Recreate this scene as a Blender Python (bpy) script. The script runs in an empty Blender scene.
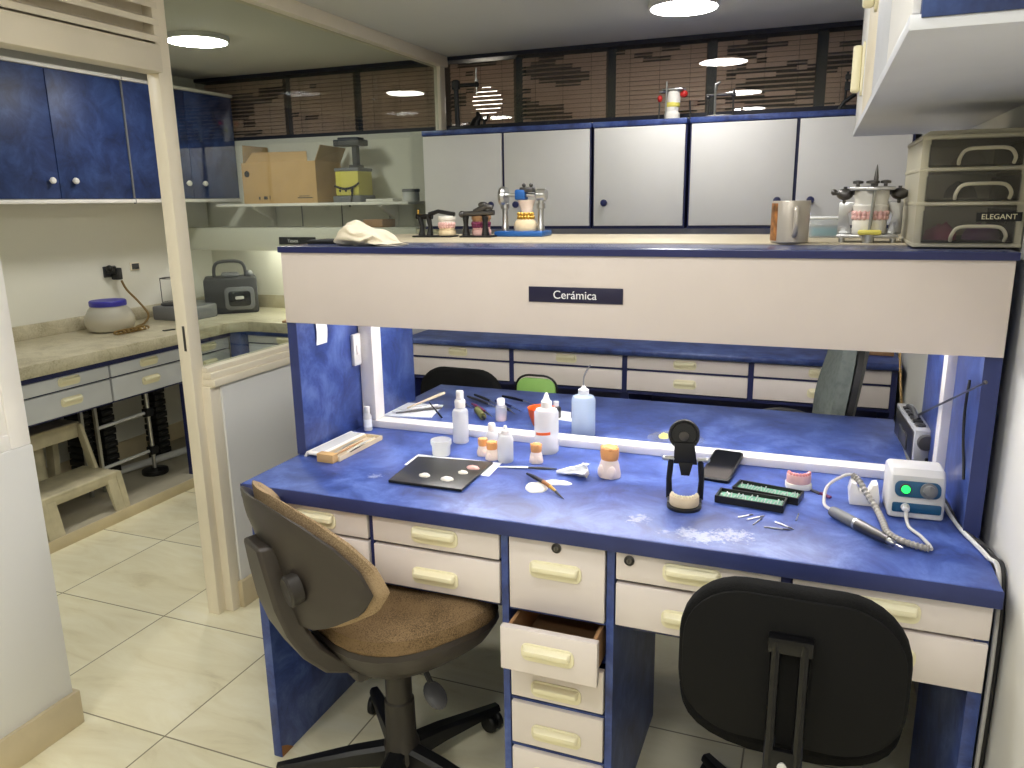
import bpy, bmesh, math, random
from mathutils import Matrix, Vector, noise
random.seed(7)
PI = math.pi
scn = bpy.context.scene
COL = scn.collection
PR = 'structure'

# ------------------------------------------------------------------ materials
def lin(c):
    c = c / 255.0
    return c / 12.92 if c <= 0.04045 else ((c + 0.055) / 1.055) ** 2.4
def rgb(r, g, b): return (lin(r), lin(g), lin(b), 1.0)

class NT:
    def __init__(s, name):
        s.m = bpy.data.materials.new(name); s.m.use_nodes = True
        s.t = s.m.node_tree; s.n = s.t.nodes; s.l = s.t.links
        s.b = s.n['Principled BSDF']; s.out = s.n['Material Output']
    def add(s, typ, **kw):
        n = s.n.new(typ)
        for k, v in kw.items():
            if k in n.inputs: n.inputs[k].default_value = v
            else: setattr(n, k, v)
        return n
    def link(s, a, b): s.l.new(a, b)

def ramp(nt, fac, stops):
    r = nt.add('ShaderNodeValToRGB')
    el = r.color_ramp.elements
    while len(el) > 1: el.remove(el[-1])
    el[0].position = stops[0][0]; el[0].color = stops[0][1]
    for p, c in stops[1:]:
        e = el.new(p); e.color = c
    nt.link(fac, r.inputs['Fac'])
    return r.outputs['Color']

def mat(name, c, rough=0.5, metal=0.0, var=0.0, scale=8.0, bump=0.0, bscale=60.0, trans=0.0, ior=1.45, coat=0.0, spec=0.5, detail=4.0, sss=0.0, alpha=1.0):
    nt = NT(name); b = nt.b
    b.inputs['Roughness'].default_value = rough
    b.inputs['Metallic'].default_value = metal
    b.inputs['IOR'].default_value = ior
    b.inputs['Specular IOR Level'].default_value = spec
    b.inputs['Transmission Weight'].default_value = trans
    b.inputs['Coat Weight'].default_value = coat
    b.inputs['Alpha'].default_value = alpha
    b.inputs['Subsurface Weight'].default_value = sss
    c = rgb(*c)
    tc = nt.add('ShaderNodeTexCoord')
    nz = nt.add('ShaderNodeTexNoise', Scale=scale, Detail=detail)
    nt.link(tc.outputs['Object'], nz.inputs['Vector'])
    v = var if var else 0.03
    lo = tuple(x * (1 - v) for x in c[:3]) + (1,); hi = tuple(min(1, x * (1 + v)) for x in c[:3]) + (1,)
    nt.link(ramp(nt, nz.outputs['Fac'], [(0.3, lo), (0.7, hi)]), b.inputs['Base Color'])
    if bump:
        n2 = nt.add('ShaderNodeTexNoise', Scale=bscale, Detail=3.0)
        nt.link(tc.outputs['Object'], n2.inputs['Vector'])
        bp = nt.add('ShaderNodeBump', Strength=bump, Distance=0.004)
        nt.link(n2.outputs['Fac'], bp.inputs['Height']); nt.link(bp.outputs['Normal'], b.inputs['Normal'])
    return nt.m

def emit(name, c, s):
    nt = NT(name)
    e = nt.add('ShaderNodeEmission', Strength=s); e.inputs['Color'].default_value = c
    nt.link(e.outputs[0], nt.out.inputs['Surface'])
    return nt.m

def blue_laminate(name, dark, mid, light, rough=0.3, powder=False):
    nt = NT(name); b = nt.b
    b.inputs['Roughness'].default_value = rough
    g = nt.add('ShaderNodeNewGeometry')
    n1 = nt.add('ShaderNodeTexNoise', Scale=8.0, Detail=7.0, Roughness=0.68, Distortion=0.5)
    nt.link(g.outputs['Position'], n1.inputs['Vector'])
    col = ramp(nt, n1.outputs['Fac'], [(0.34, rgb(*dark)), (0.5, rgb(*mid)), (0.70, rgb(*light))])
    n3 = nt.add('ShaderNodeTexNoise', Scale=40.0, Detail=3.0)
    nt.link(g.outputs['Position'], n3.inputs['Vector'])
    rr = nt.add('ShaderNodeMapRange'); rr.inputs['To Min'].default_value = rough - 0.02; rr.inputs['To Max'].default_value = rough + 0.05
    nt.link(n3.outputs['Fac'], rr.inputs['Value']); nt.link(rr.outputs[0], b.inputs['Roughness'])
    if powder:
        # plaster dust spilled on the worktop near the black articulator
        def blob(cx, cy, rx, ry, thr, sc):
            mp = nt.add('ShaderNodeMapping'); mp.inputs['Location'].default_value = (-cx / rx, -cy / ry, 0); mp.inputs['Scale'].default_value = (1 / rx, 1 / ry, 0)
            nt.link(g.outputs['Position'], mp.inputs['Vector'])
            ln = nt.add('ShaderNodeVectorMath', operation='LENGTH'); nt.link(mp.outputs[0], ln.inputs[0])
            nz = nt.add('ShaderNodeTexNoise', Scale=sc, Detail=6.0, Roughness=0.7); nt.link(g.outputs['Position'], nz.inputs['Vector'])
            ad = nt.add('ShaderNodeMath', operation='SUBTRACT'); nt.link(nz.outputs['Fac'], ad.inputs[0])
            ml = nt.add('ShaderNodeMath', operation='MULTIPLY'); nt.link(ln.outputs['Value'], ml.inputs[0]); ml.inputs[1].default_value = 0.42
            nt.link(ml.outputs[0], ad.inputs[1])
            mr = nt.add('ShaderNodeMapRange'); mr.inputs['From Min'].default_value = thr; mr.inputs['From Max'].default_value = thr + 0.14
            mr.inputs['To Max'].default_value = 0.38
            nt.link(ad.outputs[0], mr.inputs['Value'])
            return mr.outputs[0]
        f = None
        for a in ((-0.19, 1.505, 0.10, 0.05, 0.24, 70), (-0.12, 1.53, 0.09, 0.06, 0.30, 80), (-0.32, 1.55, 0.05, 0.06, 0.33, 80), (-1.0, 1.60, 0.05, 0.05, 0.36, 60)):
            o = blob(*a)
            if f is None: f = o
            else:
                mx = nt.add('ShaderNodeMath', operation='MAXIMUM'); nt.link(f, mx.inputs[0]); nt.link(o, mx.inputs[1]); f = mx.outputs[0]
        mixn = nt.add('ShaderNodeMix', data_type='RGBA')
        nt.link(f, mixn.inputs['Factor']); nt.link(col, mixn.inputs[6]); mixn.inputs[7].default_value = rgb(215, 220, 235)
        col = mixn.outputs[2]
    nt.link(col, b.inputs['Base Color'])
    return nt.m

def floor_mat():
    nt = NT('cream_marble_tile'); b = nt.b
    g = nt.add('ShaderNodeNewGeometry')
    sp = nt.add('ShaderNodeSeparateXYZ'); nt.link(g.outputs['Position'], sp.inputs[0])
    T = 0.508
    outs = []; cells = []
    for ax, off in (('X', -1.616), ('Y', 1.408)):
        a = nt.add('ShaderNodeMath', operation='SUBTRACT'); nt.link(sp.outputs[ax], a.inputs[0]); a.inputs[1].default_value = off - 20 * T
        d = nt.add('ShaderNodeMath', operation='DIVIDE'); nt.link(a.outputs[0], d.inputs[0]); d.inputs[1].default_value = T
        fl = nt.add('ShaderNodeMath', operation='FLOOR'); nt.link(d.outputs[0], fl.inputs[0]); cells.append(fl.outputs[0])
        fr = nt.add('ShaderNodeMath', operation='FRACT'); nt.link(d.outputs[0], fr.inputs[0])
        s = nt.add('ShaderNodeMath', operation='SUBTRACT'); nt.link(fr.outputs[0], s.inputs[0]); s.inputs[1].default_value = 0.5
        ab = nt.add('ShaderNodeMath', operation='ABSOLUTE'); nt.link(s.outputs[0], ab.inputs[0]); outs.append(ab.outputs[0])
    mx = nt.add('ShaderNodeMath', operation='MAXIMUM'); nt.link(outs[0], mx.inputs[0]); nt.link(outs[1], mx.inputs[1])
    gr = nt.add('ShaderNodeMapRange'); gr.inputs['From Min'].default_value = 0.4945; gr.inputs['From Max'].default_value = 0.4965
    nt.link(mx.outputs[0], gr.inputs['Value'])
    cb = nt.add('ShaderNodeCombineXYZ'); nt.link(cells[0], cb.inputs[0]); nt.link(cells[1], cb.inputs[1])
    wn = nt.add('ShaderNodeTexWhiteNoise', noise_dimensions='3D'); nt.link(cb.outputs[0], wn.inputs['Vector'])
    sc = nt.add('ShaderNodeVectorMath', operation='SCALE'); nt.link(wn.outputs['Color'], sc.inputs[0]); sc.inputs['Scale'].default_value = 9.0
    ad = nt.add('ShaderNodeVectorMath', operation='ADD'); nt.link(g.outputs['Position'], ad.inputs[0]); nt.link(sc.outputs[0], ad.inputs[1])
    mp = nt.add('ShaderNodeMapping'); mp.inputs['Rotation'].default_value = (0, 0, 0.5); mp.inputs['Scale'].default_value = (1.6, 5.0, 1.0)
    nt.link(ad.outputs[0], mp.inputs['Vector'])
    n1 = nt.add('ShaderNodeTexNoise', Scale=1.6, Detail=6.0, Roughness=0.62, Distortion=1.2); nt.link(mp.outputs[0], n1.inputs['Vector'])
    c = ramp(nt, n1.outputs['Fac'], [(0.22, rgb(214, 204, 168)), (0.4, rgb(236, 228, 194)), (0.6, rgb(244, 238, 208)), (0.8, rgb(247, 242, 218))])
    mixn = nt.add('ShaderNodeMix', data_type='RGBA'); nt.link(gr.outputs[0], mixn.inputs['Factor']); nt.link(c, mixn.inputs[6]); mixn.inputs[7].default_value = rgb(150, 142, 116)
    nt.link(mixn.outputs[2], b.inputs['Base Color'])
    b.inputs['Roughness'].default_value = 0.24
    bp = nt.add('ShaderNodeBump', Strength=0.3, Distance=0.002, invert=True); nt.link(gr.outputs[0], bp.inputs['Height']); nt.link(bp.outputs[0], b.inputs['Normal'])
    return nt.m

def granite_mat():
    nt = NT('beige_granite'); b = nt.b
    g = nt.add('ShaderNodeNewGeometry')
    n1 = nt.add('ShaderNodeTexNoise', Scale=9.0, Detail=6.0, Roughness=0.7, Distortion=0.8); nt.link(g.outputs['Position'], n1.inputs['Vector'])
    n2 = nt.add('ShaderNodeTexNoise', Scale=140.0, Detail=2.0); nt.link(g.outputs['Position'], n2.inputs['Vector'])
    a = nt.add('ShaderNodeMath', operation='MULTIPLY_ADD'); nt.link(n2.outputs['Fac'], a.inputs[0]); a.inputs[1].default_value = 0.45; nt.link(n1.outputs['Fac'], a.inputs[2])
    nt.link(ramp(nt, a.outputs[0], [(0.45, rgb(150, 140, 115)), (0.7, rgb(188, 180, 154)), (0.95, rgb(208, 200, 176))]), b.inputs['Base Color'])
    b.inputs['Roughness'].default_value = 0.3
    return nt.m

def glass_mat(name, tint, refl=0.10, rough=0.0):
    nt = NT(name)
    tr = nt.add('ShaderNodeBsdfTransparent'); tr.inputs['Color'].default_value = tint
    gl = nt.add('ShaderNodeBsdfGlossy', Roughness=rough)
    gm = nt.add('ShaderNodeNewGeometry')
    io = nt.add('ShaderNodeMapRange'); io.inputs['To Min'].default_value = 1.5; io.inputs['To Max'].default_value = 1 / 1.5
    nt.link(gm.outputs['Backfacing'], io.inputs['Value'])
    fr = nt.add('ShaderNodeFresnel'); nt.link(io.outputs[0], fr.inputs['IOR'])
    mx = nt.add('ShaderNodeMixShader')
    m2 = nt.add('ShaderNodeMath', operation='MULTIPLY'); nt.link(fr.outputs[0], m2.inputs[0]); m2.inputs[1].default_value = refl
    nt.link(m2.outputs[0], mx.inputs[0]); nt.link(tr.outputs[0], mx.inputs[1]); nt.link(gl.outputs[0], mx.inputs[2])
    nt.link(mx.outputs[0], nt.out.inputs['Surface'])
    return nt.m

def clear_plastic(name, c, rough, milk):
    # thin translucent plastic: part diffuse, part see-through
    nt = NT(name); b = nt.b
    b.inputs['Base Color'].default_value = rgb(*c); b.inputs['Roughness'].default_value = rough
    tr = nt.add('ShaderNodeBsdfTransparent'); tr.inputs['Color'].default_value = (0.93, 0.95, 0.97, 1)
    tl = nt.add('ShaderNodeBsdfTranslucent'); tl.inputs['Color'].default_value = rgb(*c)
    m0 = nt.add('ShaderNodeMixShader'); m0.inputs[0].default_value = 0.35
    nt.link(b.outputs[0], m0.inputs[1]); nt.link(tl.outputs[0], m0.inputs[2])
    mx = nt.add('ShaderNodeMixShader'); mx.inputs[0].default_value = milk
    nt.link(tr.outputs[0], mx.inputs[1]); nt.link(m0.outputs[0], mx.inputs[2]); nt.link(mx.outputs[0], nt.out.inputs['Surface'])
    return nt.m

def fabric_mat(name, c1, c2, scale=350):
    nt = NT(name); b = nt.b
    tc = nt.add('ShaderNodeTexCoord')
    n1 = nt.add('ShaderNodeTexNoise', Scale=scale, Detail=2.0); nt.link(tc.outputs['Object'], n1.inputs['Vector'])
    n2 = nt.add('ShaderNodeTexNoise', Scale=9.0, Detail=3.0); nt.link(tc.outputs['Object'], n2.inputs['Vector'])
    a = nt.add('ShaderNodeMath', operation='MULTIPLY_ADD'); nt.link(n2.outputs['Fac'], a.inputs[0]); a.inputs[1].default_value = 0.8; nt.link(n1.outputs['Fac'], a.inputs[2])
    nt.link(ramp(nt, a.outputs[0], [(0.65, rgb(*c1)), (1.1, rgb(*c2))]), b.inputs['Base Color'])
    b.inputs['Roughness'].default_value = 0.95; b.inputs['Specular IOR Level'].default_value = 0.1
    bp = nt.add('ShaderNodeBump', Strength=0.5, Distance=0.002); nt.link(n1.outputs['Fac'], bp.inputs['Height']); nt.link(bp.outputs[0], b.inputs['Normal'])
    return nt.m

M = {}
M['wall'] = mat('white_wall_paint', (226, 224, 212), 0.7, bump=0.06, bscale=30, var=0.02, scale=2)
M['wall_r'] = mat('right_wall_paint', (228, 226, 220), 0.7, bump=0.05, bscale=30, var=0.02, scale=2)
M['halfwall'] = mat('half_wall_paint', (224, 223, 219), 0.45, var=0.02, scale=2)
M['ceil'] = mat('ceiling_paint', (222, 220, 212), 0.75, var=0.02, scale=2)
M['floor'] = floor_mat()
M['base'] = mat('tan_tile', (205, 190, 156), 0.35, var=0.10, scale=6)
M['kerbtop'] = mat('kerb_cement', (178, 170, 150), 0.5, var=0.08, scale=6)
M['cream'] = mat('cream_enamel', (236, 226, 204), 0.35, var=0.04, scale=5)
M['creamlou'] = mat('louver_enamel', (222, 212, 190), 0.4, var=0.05, scale=5)
M['frame'] = mat('white_frame_enamel', (240, 236, 230), 0.35)
M['blue'] = blue_laminate('blue_mottled_laminate', (36, 49, 100), (54, 74, 138), (94, 115, 174), 0.36)
M['bluetop'] = blue_laminate('blue_worktop_laminate', (40, 55, 114), (62, 84, 156), (100, 124, 194), 0.36, powder=True)
M['bluedk'] = blue_laminate('dark_blue_door_laminate', (24, 38, 78), (36, 56, 106), (58, 82, 136), 0.48)
M['edgeblue'] = mat('dark_blue_edge_band', (44, 54, 104), 0.5, var=0.12, scale=12)
M['navy'] = mat('navy_edge_band', (34, 40, 88), 0.4, var=0.08)
M['navytop'] = mat('slate_blue_top', (70, 78, 116), 0.25, var=0.08)
M['white'] = mat('white_laminate', (226, 224, 221), 0.65, var=0.015, spec=0.3)
M['lilac'] = mat('lilac_white_laminate', (224, 215, 211), 0.5, var=0.02)
M['hoodm'] = mat('hood_beige_laminate', (212, 201, 194), 0.5, var=0.02)
M['grille'] = mat('grey_white_laminate', (205, 207, 212), 0.4)
M['gap'] = mat('shadow_gap_black', (22, 22, 34), 0.7)
M['cyellow'] = mat('ivory_plastic', (236, 229, 196), 0.35, var=0.03)
M['black'] = mat('black_plastic', (20, 20, 21), 0.42)
M['blackmet'] = mat('black_metal', (16, 16, 18), 0.3, metal=0.3)
M['dgrey'] = mat('dark_grey_plastic', (58, 58, 60), 0.5)
M['mgrey'] = mat('mid_grey_enamel', (112, 113, 116), 0.45)
M['steel'] = mat('brushed_steel', (190, 190, 190), 0.28, metal=1.0)
M['dsteel'] = mat('dark_steel', (100, 98, 98), 0.35, metal=1.0)
M['brass'] = mat('gold_alloy', (205, 165, 80), 0.3, metal=0.9)
M['lgrey'] = mat('light_grey_plastic', (208, 207, 205), 0.4)
M['wood'] = mat('raw_wood', (170, 130, 92), 0.6, var=0.15, scale=20)
M['card'] = mat('cardboard', (196, 160, 110), 0.85, var=0.05, scale=10)
M['casetray'] = mat('pale_tan_tray', (206, 190, 162), 0.6, var=0.08)
M['cardin'] = mat('cardboard_inside', (176, 146, 104), 0.9, var=0.05)
M['paper'] = mat('white_paper', (236, 238, 240), 0.7)
M['plaster'] = mat('white_plaster', (232, 228, 218), 0.75, var=0.05, scale=30, bump=0.2)
M['cplaster'] = mat('cream_plaster', (228, 208, 172), 0.7, var=0.07, scale=40, bump=0.2)
M['pink'] = mat('pink_gum_resin', (224, 150, 148), 0.45, var=0.12, scale=60)
M['pinkpl'] = mat('pink_plaster', (228, 184, 178), 0.7, var=0.08, scale=60, bump=0.2)
M['orange'] = mat('orange_silicone', (238, 168, 104), 0.5, var=0.08, scale=30)
M['orangebowl'] = mat('orange_rubber', (224, 92, 30), 0.5)
M['vwhite'] = mat('translucent_white_resin', (242, 222, 210), 0.5, sss=0.0)
M['tooth'] = mat('tooth_cream', (240, 226, 190), 0.4, var=0.05, scale=60)
M['green'] = mat('green_vinyl', (146, 192, 104), 0.45)
M['greenliner'] = mat('mint_liner', (118, 176, 148), 0.6)
M['teal'] = mat('teal_panel', (30, 82, 118), 0.35)
M['tealbox'] = mat('teal_plastic', (38, 150, 170), 0.4)
M['red'] = mat('red_plastic', (190, 40, 36), 0.4)
M['yellow'] = mat('yellow_enamel', (222, 210, 98), 0.45, var=0.04)
M['bluelid'] = mat('blue_lid', (56, 54, 160), 0.4)
M['skyblue'] = mat('bright_blue_metal', (40, 96, 170), 0.35, metal=0.2)
M['maroon'] = mat('maroon_plastic', (120, 40, 80), 0.4)
M['brownbar'] = mat('brown_lacquer', (150, 96, 44), 0.4)
M['screen'] = mat('phone_glass', (10, 12, 16), 0.08, spec=0.6)
M['slate'] = mat('dark_glass_tile', (38, 38, 34), 0.32, var=0.15, scale=20)
M['radio'] = mat('silver_plastic', (182, 184, 188), 0.35, metal=0.3)
M['ledge'] = mat('beige_ledge_laminate', (196, 184, 158), 0.5)
M['rag'] = mat('cream_rag', (226, 216, 194), 0.95, var=0.06, scale=12, bump=0.4, bscale=90)
M['seattan'] = fabric_mat('tan_tweed', (76, 62, 44), (128, 106, 78))
M['rimtan'] = fabric_mat('worn_tan_edge', (122, 102, 78), (164, 142, 112))
M['shell'] = mat('brown_black_plastic', (52, 46, 41), 0.42, var=0.08, bump=0.06, bscale=200)
M['shelldk'] = mat('dark_brown_plastic', (46, 42, 38), 0.45, var=0.08, bump=0.06, bscale=200)
M['blkfab'] = fabric_mat('black_fabric', (15, 15, 15), (24, 24, 24))
M['blkback'] = mat('matt_black_vinyl', (17, 17, 17), 0.8, spec=0.2)
M['greyfab'] = fabric_mat('grey_vinyl', (84, 90, 86), (98, 104, 100), 60)
M['stool'] = mat('stained_cream_plastic', (192, 182, 152), 0.6, var=0.16, scale=14)
M['glass'] = glass_mat('clear_glass', (0.87, 0.90, 0.855, 1), 0.95)
M['wglass'] = glass_mat('window_glass', (0.86, 0.86, 0.85, 1), 1.2)
M['bottle'] = clear_plastic('frosted_plastic', (240, 240, 238), 0.4, 0.72)
M['jarpl'] = clear_plastic('cloudy_plastic', (214, 212, 200), 0.4, 0.72)
M['clearpl'] = clear_plastic('clear_plastic', (240, 242, 244), 0.15, 0.42)
M['film'] = clear_plastic('thin_clear_film', (240, 242, 244), 0.12, 0.16)
M['smoke'] = clear_plastic('smoky_plastic', (120, 116, 108), 0.2, 0.40)
M['beigepl'] = clear_plastic('beige_plastic', (224, 218, 196), 0.35, 0.90)
M['liquid'] = clear_plastic('pale_blue_plastic', (206, 222, 240), 0.3, 0.66)
M['slat'] = mat('brown_blind_slat', (222, 190, 170), 0.5, var=0.05, scale=3)
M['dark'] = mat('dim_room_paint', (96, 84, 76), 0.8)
M['mull'] = mat('dark_mullion', (44, 50, 58), 0.5)
M['val'] = mat('navy_headrail', (26, 28, 44), 0.5)
M['lamp'] = emit('lamp_diffuser', (1.0, 0.985, 0.95, 1), 23.0)
M['lampdim'] = emit('lamp_diffuser_dimmer', (1.0, 0.985, 0.95, 1), 15.0)
M['lantern'] = emit('paper_lantern_light', (1.0, 0.90, 0.76, 1), 5.0)
M['led'] = emit('green_lamp', (0.02, 0.75, 0.10, 1), 1.2)
M['tube'] = emit('strip_lamp', (1.0, 0.97, 0.93, 1), 30.0)
M['letter'] = mat('white_letters', (238, 238, 240), 0.5)
M['letteryel'] = mat('pale_yellow_letters', (232, 226, 190), 0.5)
M['signblk'] = mat('sign_navy', (28, 26, 56), 0.4)
M['signgrey'] = mat('sign_charcoal', (38, 38, 40), 0.4)
M['cable'] = mat('grey_cable', (196, 192, 186), 0.4)
M['brownc'] = mat('brown_cable', (126, 100, 52), 0.5)
M['blackc'] = mat('black_cable', (18, 18, 22), 0.5)
M['hose'] = mat('grey_ribbed_hose', (150, 146, 140), 0.45)
M['mugm'] = mat('champagne_glaze', (196, 188, 176), 0.28, metal=0.35, var=0.04)
M['mugpic'] = mat('mug_picture', (150, 100, 56), 0.4, var=0.7, scale=60)

# ------------------------------------------------------------------ mesh builder
class MB:
    def __init__(s): s.bm = bmesh.new(); s.mi = 0; s.X = Matrix.Identity(4)
    def _fin(s, geom_verts, faces):
        for f in faces: f.material_index = s.mi
        if s.X != Matrix.Identity(4): bmesh.ops.transform(s.bm, matrix=s.X, verts=geom_verts)
    def _bevel(s, vs, bev, seg=2):
        es = set()
        for v in vs:
            for e in v.link_edges: es.add(e)
        r = bmesh.ops.bevel(s.bm, geom=list(es), offset=bev, segments=seg, affect='EDGES', profile=0.5, clamp_overlap=True)
        fs = set(r['faces']); 
        return fs
    def hexa(s, P, bev=0, seg=2):
        vs = [s.bm.verts.new(p) for p in P]
        fs = [s.bm.faces.new([vs[i] for i in q]) for q in ((0,3,2,1),(4,5,6,7),(0,1,5,4),(1,2,6,5),(2,3,7,6),(3,0,4,7))]
        for f in fs: f.material_index = s.mi
        if s.X != Matrix.Identity(4): bmesh.ops.transform(s.bm, matrix=s.X, verts=vs)
        if bev:
            for f in s._bevel(vs, bev, seg): f.material_index = s.mi
        return s
    def box(s, x0, x1, y0, y1, z0, z1, bev=0, seg=2):
        return s.hexa([(x0,y0,z0),(x1,y0,z0),(x1,y1,z0),(x0,y1,z0),(x0,y0,z1),(x1,y0,z1),(x1,y1,z1),(x0,y1,z1)], bev, seg)
    def ob(s, c, size, rot=(0,0,0), bev=0, seg=2):
        old = s.X
        from mathutils import Euler
        s.X = old @ Matrix.Translation(c) @ Euler(rot).to_matrix().to_4x4()
        a, b, d = size[0]/2, size[1]/2, size[2]/2
        s.box(-a, a, -b, b, -d, d, bev, seg); s.X = old
        return s
    def grid_faces(s, rings, closed_u=True, cap0=True, cap1=True):
        n = len(rings[0]); V = [[s.bm.verts.new(p) for p in r] for r in rings]; fs = []
        for i in range(len(V) - 1):
            for j in range(n if closed_u else n - 1):
                k = (j + 1) % n
                try: fs.append(s.bm.faces.new((V[i][j], V[i][k], V[i+1][k], V[i+1][j])))
                except ValueError: pass
        if cap0: fs.append(s.bm.faces.new(list(reversed(V[0]))))
        if cap1: fs.append(s.bm.faces.new(V[-1]))
        s._fin([v for r in V for v in r], fs)
        return s
    def lathe(s, prof, c=(0,0,0), n=24, sx=1.0, sy=1.0, axis='Z'):
        rings = []
        for r, z in prof:
            r = max(r, 1e-5); ring = []
            for j in range(n):
                a = 2 * PI * j / n; x, y = r * math.cos(a) * sx, r * math.sin(a) * sy
                if axis == 'Z': p = (c[0] + x, c[1] + y, c[2] + z)
                elif axis == 'Y': p = (c[0] + x, c[1] + z, c[2] - y)
                else: p = (c[0] + z, c[1] + x, c[2] + y)
                ring.append(p)
            rings.append(ring)
        return s.grid_faces(rings)
    def tube(s, pts, r, n=8, cap=True):
        pts = [Vector(p) for p in pts]; rs = r if isinstance(r, (list, tuple)) else [r] * len(pts)
        rings = []; up = None
        for i, p in enumerate(pts):
            d = (pts[min(i+1, len(pts)-1)] - pts[max(i-1, 0)])
            if d.length < 1e-9: d = Vector((0,0,1))
            d.normalize()
            if up is None:
                up = Vector((0,0,1)) if abs(d.z) < 0.9 else Vector((1,0,0))
            a = d.cross(up)
            if a.length < 1e-4: a = d.cross(Vector((0,1,0)))
            a.normalize(); b = a.cross(d); up = b
            rings.append([p + a * (rs[i] * math.cos(2*PI*j/n)) + b * (rs[i] * math.sin(2*PI*j/n)) for j in range(n)])
        return s.grid_faces(rings, cap0=cap, cap1=cap)
    def cyl(s, p0, p1, r0, r1=None, n=16): return s.tube([p0, p1], [r0, r0 if r1 is None else r1], n)
    def prism(s, poly, lo, hi, axis='Y', bev=0, seg=2):
        def P(u, v, w):
            return {'Y': (u, w, v), 'X': (w, u, v), 'Z': (u, v, w)}[axis]
        a = [s.bm.verts.new(P(u, v, lo)) for u, v in poly]; b = [s.bm.verts.new(P(u, v, hi)) for u, v in poly]
        n = len(poly); fs = [s.bm.faces.new(a), s.bm.faces.new(list(reversed(b)))]
        caps = list(fs)
        for i in range(n): fs.append(s.bm.faces.new((a[i], b[i], b[(i+1)%n], a[(i+1)%n])))
        bmesh.ops.recalc_face_normals(s.bm, faces=fs)
        s._fin(a + b, fs)
        if bev:
            es = set(e for f in caps for e in f.edges)
            r = bmesh.ops.bevel(s.bm, geom=list(es), offset=bev, segments=seg, affect='EDGES', profile=0.5, clamp_overlap=True)
            for f in r['faces']: f.material_index = s.mi
        return s
    def sphere(s, c, r, n=16, m=10):
        if not isinstance(r, (list, tuple)): r = (r, r, r)
        rings = []
        for i in range(m + 1):
            t = -PI/2 + PI * i / m; k = max(math.cos(t), 1e-4)
            rings.append([(c[0] + r[0]*k*math.cos(2*PI*j/n), c[1] + r[1]*k*math.sin(2*PI*j/n), c[2] + r[2]*math.sin(t)) for j in range(n)])
        return s.grid_faces(rings)
    def build(s, name, mats, parent=None, w=False, ang=35):
        bm = s.bm
        if w and parent is not None:
            bmesh.ops.transform(bm, matrix=wm(parent).inverted(), verts=bm.verts)
        bmesh.ops.recalc_face_normals(bm, faces=bm.faces)
        me = bpy.data.meshes.new(name); bm.to_mesh(me); bm.free()
        for p in me.polygons: p.use_smooth = True
        me.set_sharp_from_angle(angle=math.radians(ang))
        if not isinstance(mats, (list, tuple)): mats = [mats]
        for m in mats: me.materials.append(M[m] if isinstance(m, str) else m)
        o = bpy.data.objects.new(name, me); COL.objects.link(o)
        if parent is not None: o.parent = parent
        return o

def wm(o):
    m = Matrix.LocRotScale(o.location, o.rotation_euler, o.scale)
    return wm(o.parent) @ m if o.parent else m

def tag(o, label, cat, group=None, kind=None):
    o['label'] = label; o['category'] = cat
    if group: o['group'] = group
    if kind: o['kind'] = kind
    return o
def thing(name, label, cat, loc=(0,0,0), rz=0.0, group=None):
    o = bpy.data.objects.new(name, None); COL.objects.link(o)
    o.location = loc; o.rotation_euler = (0, 0, rz); o.empty_display_size = 0.05
    return tag(o, label, cat, group)
def struct(name, mb, m, label=None):
    o = mb.build(name, m); o['kind'] = 'structure'
    return o
def dup(root, loc=None, rz=None, label=None):
    r = root.copy(); COL.objects.link(r)
    if loc is not None: r.location = loc
    if rz is not None: r.rotation_euler = (0, 0, rz)
    if label: r['label'] = label
    for ch in list(root.children):
        c = ch.copy(); COL.objects.link(c); c.parent = r
        for g in list(ch.children):
            d = g.copy(); COL.objects.link(d); d.parent = c
    return r
def box(*a, **k): return MB().box(*a, **k)
def rrect(w, h, r, n=6, cx=0, cy=0):
    pts = []
    for sx, sy, a0 in ((1,1,0),(-1,1,90),(-1,-1,180),(1,-1,270)):
        for i in range(n + 1):
            a = math.radians(a0 + 90 * i / n)
            pts.append((cx + sx*(w/2 - r) + r*math.cos(a), cy + sy*(h/2 - r) + r*math.sin(a)))
    return pts
def text(name, body, size, loc, rot, m, parent=None, ex=0.0006, align='CENTER'):
    cu = bpy.data.curves.new(name, 'FONT'); cu.body = body; cu.size = size; cu.extrude = ex
    cu.align_x = align; cu.align_y = 'CENTER'
    cu.materials.append(M[m])
    o = bpy.data.objects.new(name, cu); COL.objects.link(o)
    o.location = loc; o.rotation_euler = rot
    bpy.context.view_layer.update()
    me = bpy.data.meshes.new_from_object(o.evaluated_get(bpy.context.evaluated_depsgraph_get())); me.name = name
    bpy.data.objects.remove(o); bpy.data.curves.remove(cu)
    o = bpy.data.objects.new(name, me); COL.objects.link(o); o.location = loc; o.rotation_euler = rot
    if parent is not None: o.parent = parent
    return o
def smoothpath(pts, k=6):
    P = [Vector(p) for p in pts]; out = []
    for i in range(len(P) - 1):
        p0, p1, p2, p3 = P[max(i-1,0)], P[i], P[i+1], P[min(i+2,len(P)-1)]
        for j in range(k):
            t = j / k
            out.append(0.5*((2*p1) + (p2-p0)*t + (2*p0-5*p1+4*p2-p3)*t*t + (-p0+3*p1-3*p2+p3)*t**3))
    out.append(P[-1]); return out

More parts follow.
